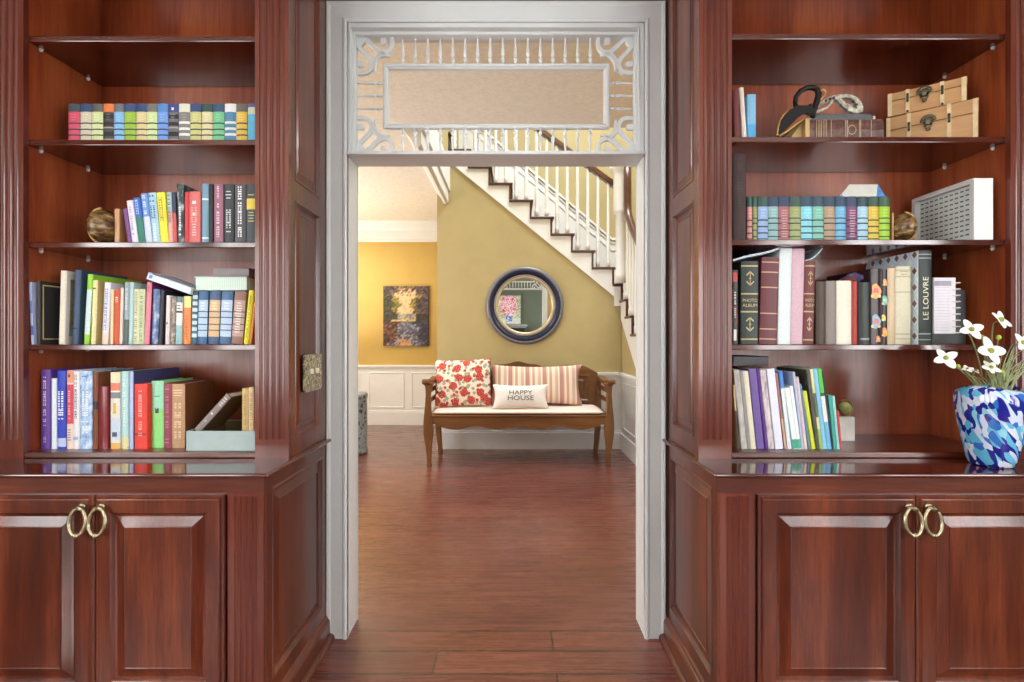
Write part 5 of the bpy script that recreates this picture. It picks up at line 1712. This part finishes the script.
def cars(root, w, ytop, spots):
    t = w * 1.8 / F
    H = PZ(ytop, 1.8) - SHR[3]
    for f, fx, c, c2, s_ in spots:
        q = MB()
        x, z = t * fx, H * (1 - f)
        R_ = t * 0.47 * s_
        prof = [(x + R_ * math.cos(a) * (0.8 + 0.2 * math.cos(3 * a)), z + 1.35 * R_ * math.sin(a)) for a in [2 * math.pi * i / 14 for i in range(14)]]
        q.add([(p, -0.0007, z_) for p, z_ in prof], [tuple(range(14))])
        q.add([(x - R_ * 0.5, -0.0010, z - R_ * 0.2), (x + R_ * 0.5, -0.0010, z - R_ * 0.35), (x + R_ * 0.4, -0.0010, z + R_ * 0.5), (x - R_ * 0.3, -0.0010, z + R_ * 0.55)], [(0, 1, 2, 3)], 1)
        for sg in (-1, 1):
            n = 10
            q.add([(x + sg * R_ * 0.62 + R_ * 0.28 * math.cos(2 * math.pi * i / n), -0.0012, z - 0.85 * R_ + R_ * 0.3 * math.sin(2 * math.pi * i / n)) for i in range(n)], [tuple(range(n))], 2)
        q.build('car_print', [plain(c, 0.3), plain(c2, 0.3), plain((230, 180, 60), 0.3)], root, local=True, fix=False)


cars(carA, 10.6, 268.6, [(0.30, 0.48, (232, 140, 40), (200, 60, 50), 1.15), (0.70, 0.48, (110, 150, 176), (214, 78, 52), 1.1), (0.93, 0.7, (226, 110, 50), (240, 190, 80), 0.5)])
cars(carB, 6.6, 268.8, [(0.18, 0.5, (230, 130, 50), (240, 170, 60), 0.9), (0.42, 0.5, (70, 160, 160), (150, 196, 90), 1.2), (0.65, 0.3, (220, 200, 60), (230, 140, 40), 0.8), (0.84, 0.5, (226, 140, 56), (240, 180, 80), 1.15)])
r.book(888.2, 7.8, 268.2, 'tan book beside the car books', (206, 184, 150), depth=0.2)
r.book(896.2, 15.4, 266.4, 'thick ivory book with ribbed spine', (206, 200, 172), depth=0.18, strips=[(a, a + 0.02, (176, 168, 138)) for a in (0.04, 0.12, 0.32, 0.86, 0.92)], marks=[('h', (170, 160, 128), 0.05, 0.12, 0.6)])
ly = 250.6
lou = r.book(919.2, 13.4, ly, 'tall dark green book lettered LE LOUVRE', (38, 48, 46), depth=0.268, d=1.79, strips=[(0.035, 0.045, (150, 160, 150)), (0.075, 0.085, (150, 160, 150)), (0.88, 0.895, (150, 160, 150)), (0.945, 0.955, (150, 160, 150))])
t_ = 13.4 * 1.79 / F
H_ = PZ(ly, 1.79) - SHR[3]
tv, tf = text_mesh('LE LOUVRE', 0.028)
xs = [v[0] for v in tv]
k_ = 0.455 * H_ / (max(xs) - min(xs))
q = MB()
q.add([(t_ / 2 - y * 1.0, -0.0009, H_ * 0.49 + x * k_) for x, y, z in tv], tf)
q.build('title_lettering', plain((224, 218, 180), 0.45, vary=0.03), lou, local=True, fix=False)
# printed pattern on its cover board
cm, cnt, cb = _new('lozenge_cover')
vv = _coords(cnt, (1, 1, 1))
sx = cnt.nodes.new('ShaderNodeSeparateXYZ')
cnt.links.new(vv, sx.inputs[0])
u_ = _math(cnt, 'MULTIPLY', sx.outputs[1], 24)
v_ = _math(cnt, 'MULTIPLY', sx.outputs[2], 17)
uu = _math(cnt, 'ABSOLUTE', _math(cnt, 'SUBTRACT', _math(cnt, 'FRACT', u_), 0.5))
ww = _math(cnt, 'ABSOLUTE', _math(cnt, 'SUBTRACT', _math(cnt, 'FRACT', v_), 0.5))
dd_ = _math(cnt, 'ADD', uu, _math(cnt, 'MULTIPLY', ww, 1.2))
c = _ramp(cnt, dd_, [(0.0, (120, 92, 84)), (0.24, (128, 100, 92)), (0.32, (236, 242, 246)), (0.6, (206, 224, 240)), (0.85, (236, 242, 246))])
cnt.links.new(c, cb.inputs['Base Color'])
cb.inputs['Roughness'].default_value = 0.35
lab(MB().box(-0.0006, 0.0, 0.004, 0.268, 0.0, H_).build('patterned_board', cm, lou, local=True), 'pale blue cover with brown lozenges')
# a toy car printed on the cover board of the first car book
tH = PZ(268.6, 1.8) - SHR[3]
q = MB()
cyk, czk = 0.108, tH - 0.022
S_ = [(-0.072, -0.012), (0.070, -0.012), (0.074, -0.002), (0.056, 0.006), (0.03, 0.010), (0.012, 0.018), (-0.03, 0.018), (-0.05, 0.008), (-0.072, 0.003)]
q.add([(-0.0006, cyk + u, czk + z) for u, z in S_], [tuple(range(len(S_)))], 0)
q.add([(-0.0010, cyk + u, czk + z) for u, z in ((-0.055, -0.008), (0.03, -0.008), (0.05, 0.002), (-0.03, 0.004))], [(0, 1, 2, 3)], 1)
q.add([(-0.0010, cyk + u, czk + z) for u, z in ((-0.024, 0.006), (0.006, 0.006), (0.004, 0.015), (-0.02, 0.015))], [(0, 1, 2, 3)], 3)
for u in (-0.045, 0.045):
    q.add([(-0.0014, cyk + u + 0.013 * math.cos(2 * math.pi * i / 12), czk - 0.010 + 0.011 * math.sin(2 * math.pi * i / 12)) for i in range(12)], [tuple(range(12))], 2)
q.build('car_print', [plain((140, 116, 184), 0.3), plain((226, 110, 84), 0.3), plain((70, 120, 150), 0.3), plain((130, 180, 170), 0.3)], carA, local=True, fix=False)
# disc-bound planner and the black book behind it
pl_ = thing('planner', 'disc-bound planner with lined white pages beside the dark green Louvre book', 'planner', (PX(933.4, 1.80), 1.80, SHR[3]))
x0, x1 = PX(933.4, 1.80) + 0.002, PX(955.6, 1.80)
zt1, zt0 = PZ(277.6, 1.80), PZ(333.6, 1.80)
MB().box(x0, x1 + 0.006, 1.808, 1.812, SHR[3] + 0.0005, zt1 - 0.004).build('back_cover', plain((30, 32, 34), 0.4), pl_)
MB().box(x0, x1, 1.800, 1.8078, zt0, zt1).build('pages', plain((222, 218, 224), 0.6, vary=0.02), pl_)
q = MB().box(x0 + 0.002, x1 - 0.016, 1.7992, 1.7999, zt1 - 0.030, zt1 - 0.012)
q.build('page_heading', plain((160, 156, 168), 0.6), pl_)
q = MB()
for i in range(16):
    z = zt0 + 0.01 + i * (zt1 - zt0 - 0.046) / 15
    q.box(x0 + 0.004, x1 - 0.022, 1.7994, 1.7999, z, z + 0.0012)
q.build('page_lines', plain((180, 174, 190), 0.6), pl_)
for i in range(9):
    z = zt0 - 0.008 + (i + 0.5) * (zt1 - zt0) / 9
    MB().lathe([(0.0135, -0.0018), (0.0150, -0.0014), (0.0150, 0.0014), (0.0135, 0.0018)], (x1 + 0.002, 1.804, z), 'z', 18).build('binding_disc', plain((226, 222, 216), 0.3), pl_)
bb_ = thing('notebook', 'black notebook standing upright behind the disc-bound planner', 'notebook', (PX(940, 1.86), 1.86, SHR[3]))
book_parts(bb_, 0.012, 0.01, 0.01, (30, 30, 32)) if False else None
nx0, nx1 = PX(935.4, 1.85), PX(965.6, 1.85)
nh = PZ(290, 1.85) - SHR[3]
MB().box(nx0, nx1, 1.85, 1.8525, SHR[3] + 0.0005, SHR[3] + nh).box(nx0, nx1, 1.866, 1.8685, SHR[3] + 0.0005, SHR[3] + nh).box(nx0, nx0 + 0.0025, 1.8525, 1.866, SHR[3] + 0.0005, SHR[3] + nh).build('cover', plain((34, 36, 40), 0.4), bb_)
MB().box(nx0 + 0.0025, nx1 - 0.003, 1.8525, 1.866, SHR[3] + 0.003, SHR[3] + nh - 0.003).build('pages', PAGE, bb_)
# loose sheets on top of the albums
def sheet(label, pts, d0, d1, th, c):
    P3 = [(PX(x, 1.80), PZ(y, 1.80)) for x, y in pts]
    q = MB()
    q.ribbon(P3, th, d0, d1)
    o = q.build('magazine', plain(c, 0.4, vary=0.1, scale=30), origin=(P3[0][0], d0, P3[0][1]))
    return tag(o, label, 'magazine', 'papers resting on the albums')


sheet('glossy pale blue magazine lying aslant over the green and maroon albums', [(732, 260.8), (742, 257.6), (752, 255.4), (762, 253.6), (770, 251.6), (778, 248.6)], 1.79, 1.96, 0.007, (180, 188, 204))
sheet('curled pale teal leaflet standing over the narrow maroon album', [(805.6, 260.4), (810, 259.4), (814.6, 256.8), (818.6, 253), (822.6, 248.4)], 1.80, 1.93, 0.004, (160, 186, 192))

# ---- right bookcase, bottom board: leaning magazines
r = Row(BOT, 1.785, 'leaning magazines on the bottom board of the right bookcase', ', bottom of right bookcase')
M_ = [
    (737.6, 2.2, 733, 385, (206, 188, 140), 'thin dark-edged booklet, first of the leaning magazines', dict(strips=[(0.4, 1, (60, 48, 44))])),
    (740.6, 6.2, 732.4, 369.6, (196, 192, 178), 'grey white leaning magazine next to the thin booklet', dict(mott=([(150, 148, 140), (206, 202, 190)], 60, 0.45, (1, 1, 0.3)))),
    (747, 3.8, 738.8, 371, (146, 142, 138), 'slate grey leaning magazine between two pale ones', {}),
    (751.2, 5.4, 743, 371, (222, 214, 188), 'cream leaning magazine before the purple ones', {}),
    (757.2, 8, 748.8, 368.4, (104, 78, 146), 'thick purple leaning binder', {}),
    (765.6, 2.8, 756.6, 369, (84, 30, 128), 'thin deep purple leaning folder', {}),
    (768.8, 6.4, 759.8, 369.6, (190, 176, 178), 'greyish pink leaning magazine with mottled spine', dict(mott=([(120, 108, 116), (196, 182, 184), (214, 204, 204)], 50, 0.45, (1, 1, 0.4)))),
    (775.6, 8.6, 766.8, 368.4, (216, 218, 236), 'thick bluish white leaning catalogue', {}),
    (784.8, 2.6, 775.4, 373, (160, 100, 88), 'thin brick red leaning pamphlet', dict(strips=[(0.6, 1, (196, 160, 130))])),
    (787.8, 4.4, 778.6, 371, (58, 124, 196), 'bright blue topped leaning magazine', dict(strips=[(0.22, 1, (214, 222, 220))])),
    (792.4, 5.2, 783.6, 387.6, (226, 240, 232), 'mint white leaning magazine with green tab', dict(strips=[(0.84, 0.99, (52, 156, 126))])),
    (797.8, 3.6, 789, 386, (232, 236, 236), 'plain white leaning magazine after the green-tabbed one', dict(strips=[(0.84, 0.99, (70, 168, 140))])),
    (801.6, 2.6, 792.4, 372, (176, 186, 210), 'pale lavender leaning pamphlet', {}),
    (804.4, 3.2, 795.4, 377, (208, 186, 190), 'pale pink leaning magazine', dict(strips=[(0.8, 1, (222, 196, 170))])),
    (807.8, 2.0, 798.8, 384, (96, 140, 170), 'thin steel blue leaning pamphlet', {}),
    (810, 4.4, 800.8, 391, (196, 200, 44), 'yellow green leaning booklet', {}),
    (814.6, 4.0, 804.6, 369.4, (40, 40, 38), 'tall black leaning magazine', dict(mott=([(28, 28, 28), (58, 56, 46), (90, 86, 60)], 60, 0.4, (1, 1, 0.4)))),
    (818.8, 3.2, 808.6, 369, (206, 206, 150), 'cream and olive leaning magazine', dict(strips=[(0.3, 0.6, (86, 92, 60)), (0.75, 1, (140, 176, 70))])),
    (822.2, 4.4, 811.8, 368.6, (124, 184, 220), 'light blue leaning magazine', {}),
    (826.8, 4.6, 816.2, 368.6, (76, 186, 60), 'bright green leaning magazine with white middle', dict(strips=[(0.3, 0.34, (24, 80, 40)), (0.34, 0.66, (222, 222, 220)), (0.66, 1, (110, 176, 216))])),
    (831.6, 1.8, 821.4, 371, (44, 44, 46), 'thin black leaning booklet', {}),
    (833.6, 3.6, 828, 395, (58, 158, 142), 'short teal green booklet', {}),
    (837.4, 2.8, 832.4, 396, (150, 210, 206), 'short pale aqua booklet', {}),
    (840.4, 2.2, 837, 411, (206, 66, 74), 'small red booklet at the end of the row', {}),
]
for xb, w, xt, yt, c, lb, kw in M_:
    w *= 0.93
    r.book(xb, w, yt, lb, c, xt=xt, depth=0.2 if yt < 380 else 0.14, name='magazine', cat='magazine', soft=True, **kw)
# flat binder on top of the leaning magazines
Zf = PZ(367, 1.83) + 0.004
fb_ = flat_book('binder', 'dark grey binder lying flat on the leaning magazines under the fourth shelf', 'binder', 733.5, 768.4, 357.4, 365.4, 1.83, 0.19, (52, 52, 56), plain((110, 112, 116), 0.5), None, fore=False)
fb_.location.z = PZ(366.4, 1.785) + 0.004
# little globe on a white block
gb2 = thing('globe_paperweight', 'small green globe with brass ring on a white marble block beside magazines', 'ornament', (PX(847.4, 1.93), 1.96, BOT))
xx0, xx1 = PX(839.4, 1.93), PX(855, 1.93)
bh = PZ(417, 1.93) - BOT
MB().box(xx0, xx1, 1.93, 1.99, BOT + 0.0005, BOT + bh).build('block', mottled([(206, 204, 196), (226, 222, 214), (238, 236, 230)], 14, 0.3), gb2, bevel=0.0015)
gx, gz = PX(844.6, 1.96), BOT + bh + 0.031
MB().sphere((gx, 1.96, gz), 0.024, n=24).build('globe', mottled([(90, 110, 70), (160, 164, 96), (190, 180, 120)], 24, 0.25), gb2)
arc = [(gx + 0.032 * math.sin(math.pi * (0.0 + i / 18) * 1.25 - 0.6), 1.96, gz + 0.031 * math.cos(math.pi * (i / 18) * 1.25 - 0.6)) for i in range(19)]
q = MB().tube(arc, 0.0028, n=6)
q.tube([(gx, 1.96, gz - 0.031), (gx, 1.96, gz - 0.022)], 0.004, n=8)
q.lathe([(0.014, 0), (0.014, 0.003), (0.005, 0.006)], (gx, 1.96, BOT + bh), 'z', 14)
q.build('brass_ring', plain((160, 124, 70), 0.3, 0.8), gb2)

# ---- vase of white flowers
VX, VY = PX(991.0, 1.65), 1.65
VS = 0.745
VZ = CT1
vh = PZ(386.5, 1.655) - VZ
vm, vnt, vb = _new('swirled_glass')
vc = _coords(vnt, (1 / 1.6, 1 / 1.6, 1 / 0.5), (0.0, -0.62, 0.0))
vc.node.vector_type = 'TEXTURE'
wn = vnt.nodes.new('ShaderNodeTexNoise')
wn.inputs['Scale'].default_value = 16
wn.inputs['Detail'].default_value = 1.0
vnt.links.new(vc, wn.inputs['Vector'])
vadd = vnt.nodes.new('ShaderNodeVectorMath')
vadd.operation = 'MULTIPLY_ADD'
vnt.links.new(wn.outputs['Color'], vadd.inputs[0])
vadd.inputs[1].default_value = (0.06, 0.06, 0.06)
vnt.links.new(vc, vadd.inputs[2])
vo = vnt.nodes.new('ShaderNodeTexVoronoi')
vo.inputs['Scale'].default_value = 44
vnt.links.new(vadd.outputs[0], vo.inputs['Vector'])
sep = vnt.nodes.new('ShaderNodeSeparateColor')
vnt.links.new(vo.outputs['Color'], sep.inputs[0])
c = _ramp(vnt, sep.outputs[0], [(0, (26, 34, 140)), (0.25, (206, 218, 238)), (0.48, (98, 184, 222)), (0.70, (220, 228, 242)), (0.84, (52, 112, 196)), (0.92, (140, 208, 230))], 'CONSTANT')
vnt.links.new(c, vb.inputs['Base Color'])
vb.inputs['Roughness'].default_value = 0.08
vb.inputs['Coat Weight'].default_value = 0.6
vase = thing('vase', 'rounded blue and white mottled glass vase standing on the countertop', 'vase', (VX, VY, VZ))
prof = [(0.0001, 0.0006), (0.070, 0.0006), (0.078, 0.006), (0.088, 0.03), (0.104, 0.09), (0.118, 0.15), (0.1265, 0.20), (0.1275, 0.225), (0.122, 0.245), (0.108, vh - 0.004), (0.098, vh), (0.092, vh - 0.006), (0.094, vh - 0.03), (0.10, vh - 0.06)]
vb_ = MB().lathe([(a * VS, h) for a, h in prof], n=64, cap=False)
vb_.xform(lambda v: (v.x, v.y, v.z + (0.007 * math.sin(2 * math.atan2(v.y, v.x) + 0.6) if v.z > 0.22 else 0)))
vb_.build('glass_body', vm, vase, local=True)
PET = plain((240, 240, 234), 0.6, vary=0.02)
STM = plain((128, 138, 92), 0.6, vary=0.12)
PALEST = plain((170, 180, 134), 0.6, vary=0.12)


def petal(mb, c, ang, L, wd, R_, cup):
    """one broad petal in the plane given by rotation R_"""
    n, m = 6, 4
    vs, fs = [], []
    for i in range(n + 1):
        t = i / n
        w = wd * math.sin(math.pi * min(1, 0.10 + 0.82 * t ** 0.8)) ** 0.8
        if i == n:
            w *= 0.55
        for j in range(m + 1):
            s_ = (j / m - 0.5) * w
            p = Vector((s_, t * L, cup * L * t * t + 0.25 * abs(s_)))
            p = R_ @ (Matrix.Rotation(ang, 3, 'Z') @ p)
            vs.append(tuple(Vector(c) + p))
    for i in range(n):
        for j in range(m):
            a = i * (m + 1) + j
            fs.append((a, a + 1, a + m + 2, a + m + 1))
    mb.add(vs, fs, 0, True)


def flower(label, x, y, d, size, tiltx, tiltz, npet, base, spin, side_=0.0):
    c = Vector(px3(x, y, d))
    root = thing('cosmos_flower', label, 'flower', (VX + base[0] * VS, VY + base[1] * VS, VZ + vh - 0.07), 'white flowers in the vase')
    # the blossom looks at the room: +Z of the petal plane turned towards -y
    R_ = Matrix.Rotation(math.radians(tiltz), 3, 'Z') @ Matrix.Rotation(math.radians(90 - tiltx), 3, 'X')
    for i in range(npet):
        q = MB()
        L = 0.84 * size * RF.uniform(0.9, 1.08)
        petal(q, c, spin + 2 * math.pi * i / npet + RF.uniform(-0.12, 0.12), L, L * RF.uniform(0.62, 0.74), R_, 0.12)
        o = q.build('petal', PET, root)
        o.modifiers.new('thick', 'SOLIDIFY').thickness = 0.0012
    q = MB().sphere(tuple(c + R_ @ Vector((0, 0, 0.003))), size * 0.17, n=10)
    q.build('flower_centre', plain((150, 156, 66), 0.6), root)
    b = Vector((VX + base[0] * VS, VY + base[1] * VS, VZ + vh - 0.07))
    back = c - R_ @ Vector((0, 0, 1)) * 0.02
    midp = Vector((b.x + 0.3 * (back.x - b.x), b.y + 0.3 * (back.y - b.y), max(back.z * 0.75 + b.z * 0.25, VZ + vh + 0.03)))
    pts = [tuple((1 - t) ** 2 * b + 2 * t * (1 - t) * midp + t * t * back) for t in [i / 10 for i in range(11)]] + [tuple(c)]
    MB().tube(pts, 0.0022, n=6).build('flower_stem', STM, root)
    return root


RF = random.Random(8)
flower('white blossom nearest the notebook shelf, lowest and closest to the doorway', 945.5, 358, 1.62, 0.044, 22, -18, 4, (-0.035, -0.02), 0.5)
flower('large white blossom overlapping the disc-bound planner', 971, 329.5, 1.62, 0.046, 20, -12, 4, (-0.02, 0.0), 0.35)
flower('topmost white blossom, facing the bay side with spread petals', 1000, 320, 1.63, 0.050, 30, 24, 4, (0.02, 0.03), 0.9)
flower('central white blossom with four round petals, above the vase mouth', 990, 351, 1.60, 0.054, 24, 4, 4, (0.005, -0.03), 0.05)
flower('small white blossom low over the vase mouth, below the central one', 990.5, 367.6, 1.60, 0.034, 40, 0, 5, (0.012, -0.045), 0.3)
flower('half-open small white blossom beside the lowest blossom', 967, 369, 1.61, 0.022, 55, -20, 4, (-0.035, -0.02), 0.2)
flower('tiny white blossom bud beside the half-open one', 975.5, 371, 1.625, 0.018, 60, 10, 3, (-0.022, -0.01), 0.9)
flower('white blossom cut by the picture edge, above the grassy leaves', 1022.5, 343, 1.63, 0.046, 20, 10, 4, (0.06, 0.0), 0.6)


def bud(label, x, y, d, base):
    c = Vector(px3(x, y, d))
    b = Vector((VX + base[0] * VS, VY + base[1] * VS, VZ + vh - 0.07))
    root = thing('flower_bud', label, 'flower bud', tuple(b), 'green buds in the vase')
    MB().sphere(tuple(c), 0.007, n=10, sz=1.15).build('bud', plain((168, 190, 70), 0.6), root)
    m_ = Vector((b.x + 0.3 * (c.x - b.x), b.y + 0.3 * (c.y - b.y), max(c.z * 0.75 + b.z * 0.25, VZ + vh + 0.02)))
    MB().tube([tuple((1 - t) ** 2 * b + 2 * t * (1 - t) * m_ + t * t * c) for t in [i / 8 for i in range(9)]], 0.0018, n=6).build('bud_stem', STM, root)


bud('green bud under the half-open small blossom', 958, 366.6, 1.61, (-0.045, -0.03))
bud('green bud below the large blossom by the planner', 981.6, 337, 1.63, (-0.005, 0.01))
bud('green bud under the topmost blossom', 998.6, 337.4, 1.62, (0.02, 0.01))
bud('green bud beside the small blossom at the vase mouth', 1002, 372, 1.60, (0.025, -0.04))
lv = MB()
for i in range(46):
    side_ = RF.random()
    if side_ < 0.68:
        tx, ty = RF.uniform(1004, 1034), RF.uniform(338, 372)
    else:
        tx, ty = RF.uniform(972, 1004), RF.uniform(356, 380)
    e = Vector(px3(tx, ty, RF.uniform(1.58, 1.70)))
    b = Vector((VX + RF.uniform(-0.02, 0.028), VY + RF.uniform(-0.03, 0.022), VZ + vh - 0.07))
    m_ = Vector((b.x + 0.3 * (e.x - b.x), b.y + 0.3 * (e.y - b.y), e.z * 0.7 + b.z * 0.3))
    pts = [tuple((1 - t) ** 2 * b + 2 * t * (1 - t) * m_ + t * t * e) for t in [k / 7 for k in range(8)]]
    lv.tube(pts, [0.0026 * (1 - 0.75 * k / 7) for k in range(8)], n=5)
fo_ = lv.build('grass_foliage', PALEST, origin=(VX, VY, VZ + vh - 0.07))
fo_['kind'] = 'stuff'
tag(fo_, 'thin pale green grassy leaves rising from the blue vase', 'foliage')
# ------------------------------------------------------------------ light, camera, exposure
def area(name, loc, size, power, color, rot=(0, 0, 0), sy=None):
    l = bpy.data.lights.new(name, 'AREA')
    l.energy = power
    l.color = color
    l.size = size
    if sy:
        l.shape = 'RECTANGLE'
        l.size_y = sy
    o = bpy.data.objects.new(name, l)
    o.location = loc
    o.rotation_euler = rot
    COL.objects.link(o)
    return o


R_ = math.radians
area('study_overhead_fill', (0.0, -0.4, 2.70), 1.6, P_STUDY, (1.0, 0.97, 0.93))  # added overhead fill; no such fitting is seen
area('foyer_fill', (-1.75, 3.3, 2.88), 0.7, P_FOYER, (1.0, 0.98, 0.96))  # pair of added fills, kept out of sight past the doorway
area('foyer_fill', (1.65, 3.1, 2.88), 0.7, P_FOYER, (1.0, 0.98, 0.96))
area('stairwell_fill', (0.9, 4.7, 5.15), 1.6, P_STAIR, (0.86, 0.93, 1.0))  # cool fill added under the stairwell ceiling; no window stands here
area('hallway_lamp', (-2.6, 6.2, 2.7), 0.5, P_HALL, (1.0, 0.93, 0.8))
area('hallway_ceiling_fill', (-2.7, 5.9, 1.2), 1.1, P_HALL * 1.3, (1.0, 0.95, 0.86), (R_(180), 0, 0))  # upward fill added to brighten the hallway ceiling, no real lamp
area('hall_side_fill', (-3.25, 4.0, 1.4), 1.4, P_SIDE, (1.0, 0.98, 0.95), (0, R_(-90), 0), 2.0)  # unseen fill added at the side of the hall; no door stands here
sun = bpy.data.lights.new('sun', 'SUN')
sun.energy = P_SUN
sun.angle = R_(0.6)
sun.color = (1.0, 0.95, 0.87)
so_ = bpy.data.objects.new('sun', sun)
COL.objects.link(so_)
so_.rotation_euler = Vector((0.10, 1.0, -0.60)).to_track_quat('-Z', 'Y').to_euler()
w = bpy.data.worlds.new('world')
SC.world = w
w.use_nodes = True
w.node_tree.nodes['Background'].inputs[0].default_value = (0.75, 0.82, 0.95, 1)
w.node_tree.nodes['Background'].inputs[1].default_value = 0.3

cam = bpy.data.cameras.new('camera')
co = bpy.data.objects.new('camera', cam)
COL.objects.link(co)
co.location = (0, 0, EYE)
co.rotation_euler = (R_(90), 0, 0)
cam.sensor_width = 36.0
cam.lens = F / 1024 * 36.0
cam.shift_x = (512 - CX) / 1024
cam.shift_y = (CY - 341) / 1024
cam.clip_start = 0.05
SC.camera = co
SC.view_settings.view_transform = 'Standard'
SC.view_settings.look = 'None'
SC.view_settings.gamma = 1.0
SC.view_settings.exposure = EXPO
SC.view_settings.use_curve_mapping = False
SC.cycles.use_denoising = True
SC.cycles.max_bounces = 10
SC.cycles.sample_clamp_indirect = 6.0
SC.cycles.caustics_reflective = False
SC.cycles.caustics_refractive = False
